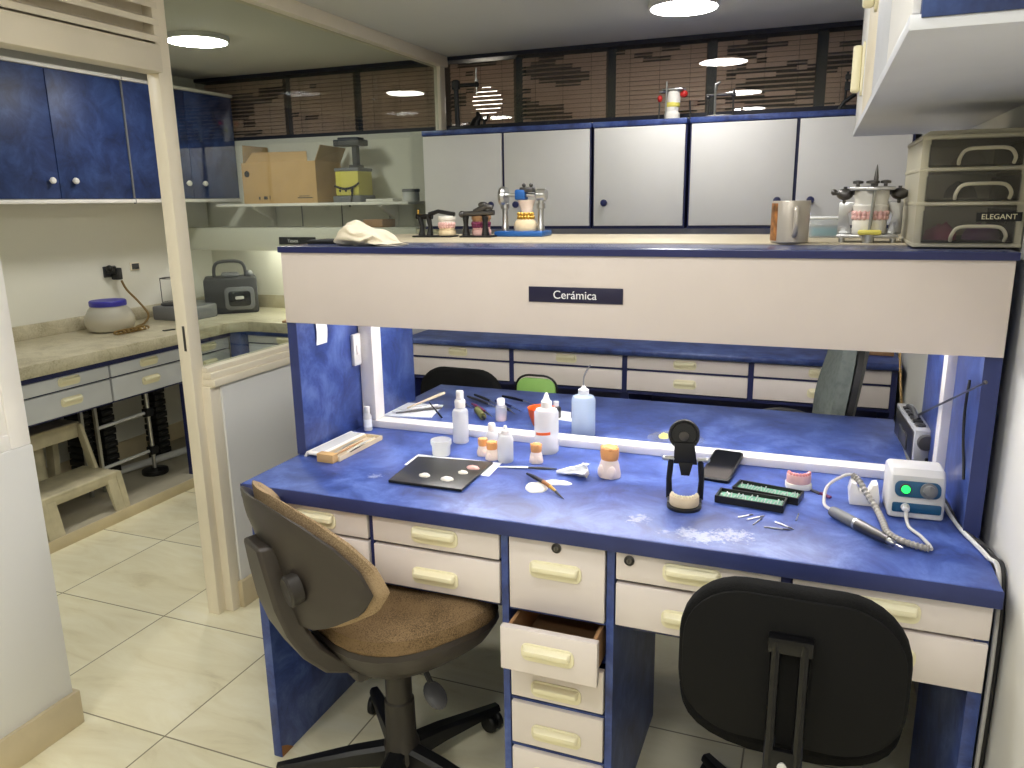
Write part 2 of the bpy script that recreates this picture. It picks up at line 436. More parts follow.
# ------------------------------------------------------------------ camera
R = [[0.9323070666320342, 0.06942332062824065, -0.3549421587539584],
     [0.36135981692377434, -0.21929417740137333, 0.9062721150243296],
     [-0.014920329111249147, -0.9731857306346016, -0.22953630969502084]]
cam = bpy.data.cameras.new('camera'); co = bpy.data.objects.new('camera', cam); COL.objects.link(co)
m4 = Matrix(((R[0][0], -R[0][1], -R[0][2], 0), (R[1][0], -R[1][1], -R[1][2], 0), (R[2][0], -R[2][1], -R[2][2], 1.45), (0,0,0,1)))
co.matrix_world = m4
cam.sensor_width = 36; cam.lens = 776.4 * 36 / 1024; cam.clip_start = 0.02
scn.camera = co

# ------------------------------------------------------------------ room
ZC = 2.2; XW = 0.365; XL = -3.62; YB = 4.0; YN = -1.6
struct('floor', box(XL-0.1, XW+0.1, YN-0.1, YB+0.1, -0.1, 0), 'floor')
struct('ceiling', box(XL-0.1, XW+0.1, YN-0.1, YB+0.1, ZC, ZC+0.08), 'ceil')
struct('wall_right', box(XW, XW+0.1, YN, YB+0.1, 0, ZC), 'wall_r')
struct('wall_left', box(XL-0.1, XL, YN, YB+0.1, 0, ZC), 'wall')
struct('wall_back', box(XL, XW, YB, YB+0.1, 0, 1.83), 'wall')
struct('wall_near', box(XL, XW, YN-0.1, YN, 0, ZC), 'wall_r')

# window band above the back wall: frame rails, mullions, glass
mb = MB()
mb.box(XL, XW, YB, YB+0.1, 1.83, 1.85)
mb.box(XL, XW, YB-0.006, YB+0.1, 2.180, 2.2)
struct('trim_1', mb, 'val')
mb = MB()
for x in (-2.974, -2.495, -2.02, -1.52, -1.023, -0.532, -0.042): mb.box(x-0.022, x+0.022, YB+0.062, YB+0.1, 1.85, 2.18)
struct('trim_2', mb, 'mull')
g = MB().box(XL, XW, YB+0.004, YB+0.008, 1.85, 2.18)
struct('window_1', g, 'wglass')
# dim room beyond the window
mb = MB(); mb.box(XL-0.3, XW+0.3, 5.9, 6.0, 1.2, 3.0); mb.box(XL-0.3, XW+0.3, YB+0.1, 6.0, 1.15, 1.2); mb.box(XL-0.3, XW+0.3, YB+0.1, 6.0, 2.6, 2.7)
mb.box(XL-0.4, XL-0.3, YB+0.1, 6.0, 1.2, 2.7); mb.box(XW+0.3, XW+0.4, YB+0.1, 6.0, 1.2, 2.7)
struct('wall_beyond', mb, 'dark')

def blind(x0, x1, label, seed):
    t = thing('venetian_blind', label, 'blind', (x0, YB+0.036, 1.85), 0, 'brown blinds behind the high window')
    b = MB(); pitch = 0.0215; n = int(0.338/pitch)
    seg = 0.045
    for i in range(n):
        z = 0.006 + i * pitch
        x = 0
        while x < x1 - x0 - 1e-6:
            w = min(seg, x1 - x0 - x)
            v = noise.noise(Vector(((x0 + x) * 2.6 + seed, z * 7.0, seed * 3.1))) + 0.45 * noise.noise(Vector(((x0+x) * 9, z * 40, seed)))
            a = math.radians(64) if v < 0.24 else math.radians(24)
            h = 0.0225 / 2; dy, dz = h * math.cos(a), h * math.sin(a)
            b.hexa([(x, -dy, z-dz-0.0004),(x+w, -dy, z-dz-0.0004),(x+w, dy, z+dz-0.0004),(x, dy, z+dz-0.0004),
                    (x, -dy, z-dz+0.0004),(x+w, -dy, z-dz+0.0004),(x+w, dy, z+dz+0.0004),(x, dy, z+dz+0.0004)])
            x += w
    b.build('slats', 'slat', t)
    for k in range(3):
        xx = (x1 - x0) * (k + 0.5) / 3
        MB().cyl((xx, -0.013, 0), (xx, -0.013, 0.32), 0.0008, n=5).build('ladder_cord', 'val', t)
bx = [(-3.58, -3.0), (-2.948, -2.52), (-2.47, -1.96), (-1.91, -1.545), (-1.495, -1.048), (-0.998, -0.557), (-0.507, -0.067), (-0.017, 0.355)]
bl = ['brown venetian blind left of the first dark mullion, above the blue cabinets', 'brown venetian blind above the cardboard box on the shelf',
      'brown venetian blind directly left of the cream glass-wall post', 'brown venetian blind right of the cream post, lantern glowing through it', 'brown venetian blind above the cabinet door with the flat dark tool',
      'brown venetian blind behind the red-knobbed articulator', 'brown venetian blind right of the empty grey articulator', 'brown venetian blind at the right end beside the hanging cabinet']
for i, ((a, b_), l) in enumerate(zip(bx, bl)): blind(a, b_, l, i * 1.7 + 0.3)
t = thing('paper_lantern', 'glowing round paper lantern seen through the brown blinds', 'lantern', (-2.0, 4.75, 2.0))
t.location = (-1.975, 4.7, 2.055)
MB().lathe([(0.012,-0.085),(0.05,-0.07),(0.085,-0.035),(0.095,0),(0.085,0.035),(0.05,0.07),(0.012,0.085)]).build('lantern_shade', 'lantern', t)
MB().cyl((0,0,0.085),(0,0,0.54),0.003,n=6).build('cord', 'blackc', t)

# partition between the rooms: near half wall, door opening, far half wall with glass
XP0, XP1 = -1.99, -1.895
def halfwall(name, y0, y1, bname):
    mb = MB(); mb.box(XP0, XP1, y0, y1, 0, 0.845, 0.004); o = struct(name, mb, 'halfwall')
    mb = MB(); mb.box(XP0-0.012, XP1+0.012, y0-0.012, y1+(0.012 if y1 < 3 else 0), 0, 0.105, 0.003); struct(bname, mb, 'base')
halfwall('wall_front', YN, 1.365, 'baseboard_front')
halfwall('wall_middle', 2.075, YB, 'baseboard_middle')
mb = MB()  # sill over far half wall
mb.box(-1.992, -1.884, 2.033, YB, 0.845, 0.87, 0.003); mb.box(-1.977, -1.898, 2.034, YB, 0.87, 0.892, 0.003); mb.box(-1.967, -1.913, 2.035, YB, 0.892, 0.91, 0.002)
struct('trim_3', mb, 'cream')
mb = MB()  # door post with its rebate
mb.box(-1.985, -1.936, 1.99, 2.045, 0, ZC, 0.003); mb.box(-1.965, -1.902, 2.025, 2.075, 0, 0.845, 0.003)
struct('trim_4', mb, 'cream')
mb = MB()  # near post
mb.box(-1.985, -1.90, 1.31, 1.365, 0.845, ZC, 0.003); mb.box(-1.975, -1.905, 1.27, 1.31, 0.845, ZC, 0.002); mb.box(-1.985, -1.90, YN, 1.31, 0.845, 0.885, 0.003)
struct('trim_5', mb, 'frame')
mb = MB()  # ceiling beam and end post of the glass wall
mb.box(-1.975, -1.905, 2.045, YB, 2.148, ZC, 0.002); mb.box(-1.962, -1.925, 3.94, YB, 0.91, 2.148, 0.002); mb.box(-1.985, -1.90, YN, 1.31, 2.135, ZC, 0.002)
struct('trim_6', mb, 'cream')
mb = MB(); mb.box(-1.949, -1.943, 2.046, 3.939, 0.911, 2.147); mb.box(-1.945, -1.939, YN, 1.28, 0.88, 2.137)
struct('window_2', mb, 'glass')
mb = MB()  # louvered transom over the door opening
mb.box(-1.985, -1.915, 1.365, 1.99, 1.85, 1.93, 0.004)
for k in range(6):
    z = 1.935 + k * 0.048
    mb.hexa([(-1.98,1.365,z+0.02),(-1.915,1.365,z),(-1.915,1.99,z),(-1.98,1.99,z+0.02),(-1.98,1.365,z+0.040),(-1.915,1.365,z+0.018),(-1.915,1.99,z+0.018),(-1.98,1.99,z+0.040)])
mb.box(-1.985,-1.975,1.365,1.99,1.93,ZC)
struct('trim_7', mb, 'creamlou')
mb = MB()
mb.box(-1.958, -1.948, 1.9885, 1.9905, 0.975, 1.06, 0.001)
o = mb.build('strike_plate', 'dsteel'); tag(o, 'dark worn latch marks on the cream door post', 'latch')

# ------------------------------------------------------------------ lamps
def lamp(x, y, label, m='lamp'):
    t = thing('ceiling_lamp', label, 'lamp', (x, y, ZC), 0, 'round ceiling lamps')
    MB().lathe([(0.138,0),(0.14,-0.012),(0.136,-0.022),(0.13,-0.024)], n=40).build('housing', 'lgrey', t)
    MB().lathe([(0.13,-0.022),(0.128,-0.026),(0.08,-0.029),(0.001,-0.030)], n=40).build('diffuser', m, t)
lamp(-0.555, 3.33, 'round white ceiling lamp glowing above the white wall cabinets', 'lampdim')
lamp(-2.70, 3.03, 'round white ceiling lamp glowing behind the glass wall')
lamp(-0.57, 1.95, 'round ceiling lamp above the near worktop, out of the picture')
lamp(-0.62, 0.85, 'round ceiling lamp just in front of the workbench, out of the picture')
lamp(-2.75, 1.25, 'round ceiling lamp over the stool, hidden above the louvered transom')
lamp(-0.62, -0.6, 'added fill lamp on the ceiling at the near end of the room, out of view')  # unseen lamp added behind the camera to light the room
lamp(-0.15, 0.15, 'added fill lamp on the ceiling above the camera beside the right wall, out of view')  # invented fill, brightens the right wall and drawers, evens the cabinet doors
lamp(-1.5, 0.1, 'added fill lamp on the ceiling beside the near half wall, out of view')  # extra lamp out of view, added for more light from the near side

# ------------------------------------------------------------------ shared drawer pull
def pull(parent, x, y, z, w=0.118, rz=0.0, name='handle', mname='cyellow', flat=False):
    """ivory recessed pull: oval rim, hollow, overhanging grip; faces -Y (rz turns it)"""
    b = MB(); b.X = Matrix.Translation((x, y, z)) @ Matrix.Rotation(rz, 4, 'Z')
    h = 0.041
    b.prism(rrect(w, h, 0.015, 5), -0.004, 0.0, 'Y', 0.0015)
    b.mi = 1; b.prism(rrect(w-0.016, h*0.5, 0.008, 4, 0, -0.004), -0.0045, -0.0035, 'Y'); b.mi = 0
    # grip bar (quarter-round hood)
    prof = [(-0.004, 0.016), (-0.012, 0.015), (-0.018, 0.010), (-0.019, 0.003), (-0.017, -0.001), (-0.013, 0.001), (-0.012, 0.006), (-0.004, 0.008)]
    rings = []
    for k, f in ((-1, 0.55), (-0.93, 0.9), (-0.85, 1), (0.85, 1), (0.93, 0.9), (1, 0.55)):
        rings.append([(k*(w/2-0.006), yy*f if yy < -0.004 else yy, zz) for yy, zz in prof])
    b.grid_faces(rings)
    o = b.build(name, [mname, 'cyellow'], parent, w=True)
    return o
def front(parent, x0, x1, y, z0, z1, m='lilac', name='drawer', px=None, pz=None, pw=0.118, th=0.018, hand=True, lock=None):
    d = MB().box(x0, x1, y, y+th, z0, z1, 0.002).build(name, m, parent, w=True)
    if hand: pull(d, (x0+x1)/2 if px is None else px, y, (z0+z1)/2 if pz is None else pz, pw)
    if lock:
        b = MB(); b.lathe([(0.011,0),(0.011,-0.003),(0.009,-0.004),(0.0085,-0.002),(0.006,-0.0045),(0.0001,-0.0045)], (lock[0], y, lock[1]), 20, axis='Y'); b.mi = 1
        b.box(lock[0]-0.001, lock[0]+0.001, y-0.0052, y-0.0045, lock[1]-0.004, lock[1]+0.004)
        b.build('lock', ['dsteel', 'black'], d, w=True)
    return d

# ------------------------------------------------------------------ the double-sided workbench
DZ = 0.78
t = thing('workbench', 'large blue double-sided workbench with white drawers and an overhead white panel', 'workbench', (-0.48, 2.0, 0))
MB().box(-1.292, 0.342, 1.447, 1.985, 0.744, DZ, 0.003).build('near_worktop', 'bluetop', t, w=True)
MB().box(-1.293, 0.343, 1.4445, 1.4468, 0.745, 0.779, 0.001).build('front_edge', 'edgeblue', t, w=True)
MB().box(-1.292, 0.255, 2.02, 2.56, 0.737, DZ, 0.003).build('far_worktop', 'blue', t, w=True)
# lower panels
MB().box(-1.275, -1.249, 1.45, 1.97, 0, 0.737, 0.002).build('side_panel', 'blue', t, w=True)
MB().box(-1.266, -1.240, 2.05, 2.54, 0, 0.737, 0.002).build('side_panel', 'blue', t, w=True)
MB().box(0.312, 0.336, 1.47, 1.97, 0, 0.737, 0.002).build('side_panel', 'blue', t, w=True)
MB().box(0.215, 0.240, 2.05, 2.54, 0, 0.737, 0.002).build('side_panel', 'blue', t, w=True)
# rust/wear at the foot of the left panel
mb = MB(); mb.prism([(1.453,0.0),(1.50,0.0),(1.475,0.022),(1.453,0.035)], -1.2495, -1.2485, 'X'); mb.build('worn_edge', 'brownbar', t, w=True)
# upper panels each side of the opening
for x0, x1, n in ((-1.296, -1.270, 0), (0.314, 0.342, 1)):
    MB().box(x0, x1, 1.687, 1.985, DZ, 1.335, 0.002).build('upright_panel', 'blue', t, w=True)
    xs = (x0, x1) if n == 0 else (0.297, 0.325)
    MB().box(xs[0], xs[1], 2.025, 2.32, DZ, 1.335, 0.002).build('upright_panel', 'blue', t, w=True)
for x0, x1 in ((-1.297, -1.269), (0.313, 0.343)): MB().box(x0, x1, 1.684, 1.6868, DZ, 1.147).build('edge_band', 'edgeblue', t, w=True)
# carcass and pedestal
mb = MB()
mb.box(-1.24, -0.606, 1.49, 1.93, 0.55, 0.565); mb.box(-1.24, -0.606, 1.49, 1.505, 0.565, 0.744)
mb.box(-0.94, -0.932, 1.466, 1.5, 0.56, 0.744)
mb.box(-0.36, 0.312, 1.49, 1.93, 0.55, 0.565); mb.box(-0.36, 0.312, 1.49, 1.505, 0.565, 0.744)
mb.box(-0.02, -0.004, 1.466, 1.5, 0.56, 0.744)
mb.build('carcass', 'navy', t, w=True)
mb = MB()
mb.box(-0.606, -0.590, 1.466, 1.97, 0, 0.744); mb.box(-0.366, -0.350, 1.466, 1.97, 0, 0.744); mb.box(-0.590, -0.366, 1.95, 1.97, 0, 0.744)
for z in (0.562, 0.452, 0.334, 0.211, 0.095): mb.box(-0.59, -0.366, 1.472 if z != 0.452 else 1.50, 1.95, z-0.004, z+0.001)
mb.build('pedestal', 'blue', t, w=True)
yF = 1.462
front(t, -1.235, -0.945, yF, 0.676, 0.7405); front(t, -1.235, -0.945, yF, 0.570, 0.667)
front(t, -0.930, -0.610, yF, 0.676, 0.7405, px=-0.768, pz=0.709); front(t, -0.930, -0.610, yF, 0.570, 0.667, px=-0.770, pz=0.607)
front(t, -0.586, -0.370, yF, 0.567, 0.7405, px=-0.479, pz=0.671, lock=(-0.476, 0.726))
front(t, -0.346, -0.022, yF, 0.676, 0.7405, px=-0.190, pz=0.711, lock=(-0.318, 0.723)); front(t, -0.346, -0.022, yF, 0.570, 0.667, px=-0.190, pz=0.607)
front(t, 0.0, 0.334, yF, 0.672, 0.7405, px=0.163, pz=0.704); front(t, 0.0, 0.334, yF, 0.566, 0.664, px=0.163, pz=0.612)
front(t, -0.586, -0.370, yF, 0.345, 0.448, pz=0.376); front(t, -0.586, -0.370, yF, 0.222, 0.329, pz=0.262); front(t, -0.586, -0.370, yF, 0.104, 0.206, pz=0.148)
d = MB().box(-0.582, -0.366, 1.392, 1.410, 0.458, 0.560, 0.002).build('drawer', 'lilac', t, w=True)
d['label'] = 'drawer pulled partly open'
pull(d, -0.474, 1.392, 0.512)
mb = MB(); mb.box(-0.578, -0.570, 1.41, 1.85, 0.465, 0.545); mb.box(-0.386, -0.378, 1.41, 1.85, 0.465, 0.545); mb.box(-0.57, -0.386, 1.842, 1.85, 0.465, 0.545); mb.box(-0.57, -0.386, 1.41, 1.842, 0.465, 0.470)
mb.build('drawer_box', 'wood', d, w=True)
# white frame in the opening
mb = MB(); mb.box(-1.268, 0.325, 1.978, 2.03, DZ, 0.803, 0.003); mb.build('sill', 'frame', t, w=True)
mb = MB(); mb.box(-1.268, -1.222, 1.978, 2.03, 0.803, 1.33, 0.002); mb.build('frame_post', 'frame', t, w=True)
mb = MB(); mb.box(0.294, 0.325, 1.978, 2.03, 0.803, 1.33, 0.002); mb.build('frame_post', 'frame', t, w=True)
# hood
MB().box(-1.293, 0.342, 1.676, 1.690, 1.147, 1.333, 0.001).build('hood_panel', 'hoodm', t, w=True)
MB().box(-1.293, 0.342, 2.318, 2.330, 1.147, 1.333, 0.001).build('hood_panel', 'hoodm', t, w=True)
MB().box(-1.27, 0.314, 1.69, 2.318, 1.312, 1.327).build('hood_ceiling', 'white', t, w=True)
MB().box(-1.298, 0.346, 1.672, 1.872, 1.329, 1.345, 0.002).build('top_slab', ['navytop'], t, w=True)
MB().box(-1.298, 0.346, 1.872, 2.335, 1.329, 1.348, 0.002).build('top_ledge', 'ledge', t, w=True)
MB().box(-1.2985, 0.3465, 1.6712, 1.6722, 1.3295, 1.3435).build('edge_band', 'navy', t, w=True)
# strip lamps under the hood
s = thing('strip_lamp', 'strip lamp under the white overhead panel, above the sill', 'lamp', (-0.47, 2.004, 1.3105))
MB().box(-0.70, 0.70, -0.022, 0.022, -0.03, 0, 0.004).build('housing', 'lgrey', s)
MB().cyl((-0.66, 0, -0.042), (0.66, 0, -0.042), 0.012, n=12).build('tube', 'tube', s)
# sign
t = thing('sign', 'dark sign reading Cerámica on the white overhead panel', 'sign', (-0.501, 1.676, 1.2415))
MB().box(-0.110, 0.110, -0.003, 0.0, -0.0175, 0.0175, 0.0008).build('plate', 'signblk', t)
text('lettering', 'Cerámica', 0.0265, (0, -0.0034, -0.0005), (PI/2, 0, 0), 'letter', t)

# notes stuck inside the left upright
mb = MB()
rings = []
for i in range(6):
    z = 1.147 - 0.094 * i / 5; o_ = 0.004 * math.sin(i * 0.9) + 0.0005
    rings.append([(-1.2695 + o_, 1.765 + 0.001*i, z), (-1.2695 + o_, 1.815 + 0.0012*i, z), (-1.2685 + o_, 1.815 + 0.0012*i, z), (-1.2685 + o_, 1.765 + 0.001*i, z)])
mb.grid_faces(rings); tag(mb.build('paper_note', 'paper'), 'curled white paper note hanging from under the overhead panel', 'note')
t = thing('wall_switch', 'narrow pale switch strip on the blue upright beside the white frame', 'switch', (-1.27, 1.955, 1.025))
MB().box(0, 0.012, -0.019, 0.019, -0.047, 0.047, 0.003).build('plate', 'lgrey', t)
MB().box(0.012, 0.016, -0.008, 0.008, -0.015, 0.015, 0.002).build('rocker', 'frame', t)

# ------------------------------------------------------------------ back counter and wall cabinets
t = thing('back_counter', 'long blue-topped counter with white drawers along the back wall', 'counter', (-0.75, 3.68, 0))
MB().box(-1.885, 0.345, 3.335, 3.995, 0.772, 0.800, 0.010, 3).build('worktop', 'blue', t, w=True)
mb = MB()
for x in (-1.865, -1.318, -0.772, -0.227, 0.322): mb.box(x-0.011, x+0.011, 3.362, 3.9, 0.60, 0.772)
mb.box(-1.87, 0.333, 3.375, 3.9, 0.592, 0.604)
mb.box(0.315, 0.335, 3.37, 3.98, 0, 0.6); mb.box(-1.876, -1.856, 3.37, 3.98, 0, 0.6); mb.box(-0.80, -0.76, 3.40, 3.98, 0, 0.6); mb.box(-1.856, 0.315, 3.93, 3.95, 0, 0.6)
mb.box(-1.87, 0.333, 3.372, 3.39, 0.700, 0.708); mb.box(-1.86, 0.32, 3.385, 3.4, 0.604, 0.772)
mb.build('carcass', 'navy', t, w=True)
for i in range(4):
    a, b_ = (-1.853, -1.330), (-1.306, -0.784), 
    x0 = (-1.853, -1.306, -0.760, -0.215)[i]; x1 = (-1.330, -0.784, -0.239, 0.310)[i]
    front(t, x0, x1, 3.360, 0.711, 0.765, px=(-1.595, -1.045, -0.505, 0.05)[i], pz=0.741, pw=0.10)
    front(t, x0, x1, 3.360, 0.612, 0.699, px=(-1.595, -1.045, -0.503, 0.05)[i], pz=0.655, pw=0.10, hand=(i >= 2))
tag(MB().sphere((-0.43, 3.74, 0.81), (0.04, 0.03, 0.024)).build('rubber_lump', 'black'), 'small black rounded object lying on the blue back counter', 'object')
tag(MB().box(0.20, 0.325, 3.50, 3.62, 0.801, 0.823, 0.003).build('wooden_tray', 'wood'), 'small brown wooden tray at the right end of the back counter', 'tray')

def knob(parent, x, y, z, m='blue', axis='Y', r=0.016, sgn=-1):
    b = MB(); b.lathe([(0.006,0),(0.006,0.010*sgn),(r,0.014*sgn),(r*1.02,0.020*sgn),(r*0.8,0.026*sgn),(0.0005,0.028*sgn)], (x, y, z), 18, axis=axis)
    return b.build('knob', m, parent, w=True)
def wall_cab(x0, x1, doors, label):
    t = thing('wall_cabinet', label, 'cabinet', ((x0+x1)/2, 3.99, 1.3), 0, 'white wall cabinets over the back counter')
    mb = MB(); mb.box(x0, x1, 3.692, 3.995, 1.322, 1.775); mb.build('body', 'navy', t, w=True)
    MB().box(x0, x1, 3.676, 3.996, 1.776, 1.80, 0.002).build('top_board', 'blue', t, w=True)
    MB().box(x0, x1, 3.682, 3.995, 1.314, 1.322).build('bottom_board', 'navy', t, w=True)
    for a, b_, kx in doors:
        d = MB().box(a, b_, 3.674, 3.690, 1.328, 1.772, 0.002).build('door', 'white', t, w=True)
        if kx is not None: knob(d, kx, 3.674, 1.434 if kx > -1 else 1.432, 'navy')
wall_cab(-1.912, -1.026, [(-1.905, -1.477, -1.531), (-1.463, -1.032, -1.400)], 'white two-door wall cabinet nearest the glass wall, behind the three small articulators')
wall_cab(-1.016, -0.582, [(-1.008, -0.588, -0.955)], 'single-door white wall cabinet between its wider neighbours')
wall_cab(-0.568, 0.342, [(-0.560, -0.119, -0.180), (-0.105, 0.330, -0.044)], 'white two-door wall cabinet behind the grey mug and steel articulator')
# light wall strip below the cabinets
struct('trim_8', MB().box(-1.90, 0.365, 3.965, 3.9995, 0.90, 1.312), 'white')

# right hanging cabinet
t = thing('hanging_cabinet', 'white and blue hanging cabinet high on the right wall near the camera', 'cabinet', (0.22, 1.8, 1.622))
MB().box(0.075, 0.364, 0.997, 2.64, 1.622, 1.638, 0.001).build('bottom_board', 'grille', t, w=True)
MB().box(0.086, 0.364, 0.994, 1.012, 1.634, 2.19, 0.001).build('end_panel', 'bluedk', t, w=True)
MB().box(0.10, 0.364, 1.012, 2.64, 1.638, 2.19).build('body', 'grille', t, w=True)
for a, b_, m, yy, zz in ((1.015, 1.385, 'white', None, 0), (1.395, 1.775, 'grille', None, 0), (1.785, 2.205, 'creamlou', 1.845, 1.875), (2.215, 2.635, 'white', 2.30, 1.765)):
    d = MB().box(0.078, 0.098, a, b_, 1.642, 2.18, 0.002).build('door', m, t, w=True)
    if yy:
        b = MB(); b.prism(rrect(0.045, 0.13, 0.016, 5, yy, zz), 0.072, 0.078, 'X', 0.002); b.prism(rrect(0.026, 0.115, 0.012, 5, yy, zz), 0.050, 0.072, 'X', 0.006)
        b.build('handle', 'cyellow', d, w=True)

# ------------------------------------------------------------------ left room
YC = 3.46; XC = -3.0
struct('trim_9', MB().box(XL, -2.995, YN, YB, 0, 0.05, 0.003), 'kerbtop')
struct('trim_10', MB().box(-2.995, -2.985, YN, YB, 0, 0.052, 0.002), 'base')
struct('baseboard_left', MB().box(XL, XL+0.012, YN, YB, 0.05, 0.15), 'base')
t = thing('stone_counter', 'beige stone counter turning the corner in the left room', 'counter', (-3.3, 3.3, 0.75))
mb = MB(); P = [(XL+0.001, 1.2), (-2.99, 1.2), (-2.99, 3.38), (-2.92, YC-0.01), (-1.995, YC-0.01), (-1.995, YB-0.001), (XL+0.001, YB-0.001)]
mb.prism(P, 0.765, 0.82, 'Z', 0.003); mb.build('worktop', 'floor' if 0 else granite_mat(), t, w=True)
mb = MB(); mb.box(XL+0.001, XL+0.02, 1.2, YB-0.001, 0.82, 0.89, 0.002); mb.box(XL+0.02, -1.995, YB-0.02, YB-0.001, 0.82, 0.90, 0.002)
mb.build('backsplash', bpy.data.materials['beige_granite'], t, w=True)
def xfront(parent, y0, y1, x, z0, z1, hand=True):
    d = MB().box(x-0.018, x, y0, y1, z0, z1, 0.002).build('drawer', 'grille', parent, w=True)
    if hand: pull(d, x, (y0+y1)/2 + 0.01, (z0+z1)/2 + 0.004, 0.11, rz=PI/2)
    return d
def drawer_unit(y0, ym, y1, label):
    t = thing('drawer_unit', label, 'drawers', (-3.3, (y0+y1)/2, 0.55), 0, 'drawer units under the stone counter')
    mb = MB(); mb.box(-3.55, -3.05, y0, y1, 0.55, 0.764); mb.box(-3.05, -3.022, y0, y1, 0.738, 0.764); mb.build('carcass', 'navy', t, w=True)
    cells = [(y0+0.012, ym-0.006), (ym+0.006, y1-0.006)] if ym else [(y0+0.01, y1-0.01)]
    for a, b_ in cells:
        xfront(t, a, b_, -3.03, 0.677, 0.734); xfront(t, a, b_, -3.03, 0.562, 0.669)
    return t
drawer_unit(1.25, 1.70, 2.14, 'white drawer unit hidden behind the near half wall')
drawer_unit(2.15, 2.61, 3.05, 'white four-drawer unit under the stone counter above the stool')
drawer_unit(3.06, None, 3.42, 'white drawer unit beside the corner, seen through the glass')
t = thing('drawer_unit', 'white drawer unit right of the blue corner post, seen through the glass', 'drawers', (-2.5, 3.7, 0.5), 0, 'drawer units under the stone counter')
mb = MB(); mb.box(-2.96, -2.0, YC+0.03, 3.95, 0.50, 0.764); mb.box(-3.03, -2.955, YC-0.04, YC+0.03, 0.06, 0.764); mb.box(-2.96, -2.0, YC, YC+0.03, 0.742, 0.764); mb.build('carcass', 'blue', t, w=True)
front(t, -2.945, -2.50, YC+0.01, 0.70, 0.74, 'grille', px=-2.70, pz=0.722, pw=0.1); front(t, -2.945, -2.50, YC+0.01, 0.57, 0.692, 'grille', px=-2.70)
front(t, -2.49, -2.02, YC+0.01, 0.70, 0.74, 'grille', pw=0.1); front(t, -2.49, -2.02, YC+0.01, 0.57, 0.692, 'grille')
t = thing('support_leg', 'dark blue panel leg under the stone counter right of the stool', 'leg panel', (-3.25, 3.06, 0.05))
MB().box(-3.06, -3.03, 3.045, 3.065, 0.05, 0.55).build('panel', 'navy', t, w=True)
tag(t, t['label'], 'panel')

# blue wall cabinets (left wall)
def blue_cab(y0, y1, seam, ks, label):
    t = thing('wall_cabinet', label, 'cabinet', (-3.48, (y0+y1)/2, 1.48), 0, 'blue wall cabinets in the left room')
    MB().box(XL+0.002, -3.368, y0, y1, 1.49, 2.075).build('body', 'white', t, w=True)
    MB().box(XL+0.002, -3.340, y0, y1, 2.076, 2.092, 0.001).build('top_board', 'frame', t, w=True)
    MB().box(XL+0.002, -3.340, y0, y1, 1.470, 1.488, 0.001).build('bottom_board', 'frame', t, w=True)
    for (a, b_), k in zip(((y0+0.004, seam-0.002), (seam+0.002, y1-0.004)), ks):
        d = MB().box(-3.367, -3.350, a, b_, 1.492, 2.074, 0.002).build('door', 'bluedk', t, w=True)
        knob(d, -3.350, k, 1.574, 'frame', 'X', 0.015, 1)
    if 2 < y0 < 3: MB().box(-3.349, -3.343, 3.172, 3.182, 1.465, 2.085).build('edge_strip', 'mgrey', t, w=True)
blue_cab(1.46, 2.318, 1.89, (1.83, 1.95), 'blue wall cabinet hidden behind the louvered transom')
blue_cab(2.320, 3.178, 2.752, (2.705, 2.828), 'blue two-door wall cabinet left of the cream door post')
blue_cab(3.184, 3.995, 3.608, (3.565, 3.690), 'blue two-door wall cabinet behind the glass, in the corner')

# shelf on the back wall of the left room, with bracket
t = thing('wall_shelf', 'white wall shelf with brackets behind the glass', 'shelf', (-2.65, 3.85, 1.45))
MB().box(-3.30, -2.03, 3.72, 3.996, 1.440, 1.456, 0.002).build('board', 'frame', t, w=True)
for x in (-3.10, -2.25):
    mb = MB(); mb.prism([(3.99, 1.44), (3.80, 1.44), (3.80, 1.43), (3.965, 1.36), (3.975, 1.30), (3.99, 1.30)], x-0.012, x+0.012, 'X', 0.002); mb.build('bracket', 'frame', t, w=True)
# hood panel over the stone counter, sign on it, strip lamp under it
t = thing('wall_hood', 'white panelled hood on the wall over the corner counter', 'hood', (-2.6, 3.8, 1.2))
mb = MB(); mb.box(-3.60, -2.0, 3.745, 3.757, 1.19, 1.32, 0.001); mb.box(-3.6, -2.0, 3.757, 3.996, 1.31, 1.32); mb.build('front_panel', 'wall', t, w=True)
mb = MB()
for x in (-2.90, -2.62, -2.3): mb.box(x-0.0015, x+0.0015, 3.99, 3.9965, 1.32, 1.44)
mb.build('seam', 'mgrey', t, w=True)
s = thing('strip_lamp', 'strip lamp under the wall hood in the left room', 'lamp', (-2.75, 3.88, 1.31))
MB().box(-0.35, 0.35, -0.02, 0.02, -0.025, 0, 0.003).build('housing', 'lgrey', s)
MB().cyl((-0.33, 0, -0.035), (0.33, 0, -0.035), 0.01, n=10).build('tube', 'tube', s)
t = thing('sign', 'small charcoal sign reading Yesos on the hood in the left room', 'sign', (-2.765, 3.744, 1.247))
MB().box(-0.125, 0.125, -0.003, 0, -0.021, 0.021, 0.001).build('plate', 'signgrey', t)
text('lettering', 'Yesos', 0.030, (-0.03, -0.0034, 0), (PI/2, 0, 0), 'letter', t)
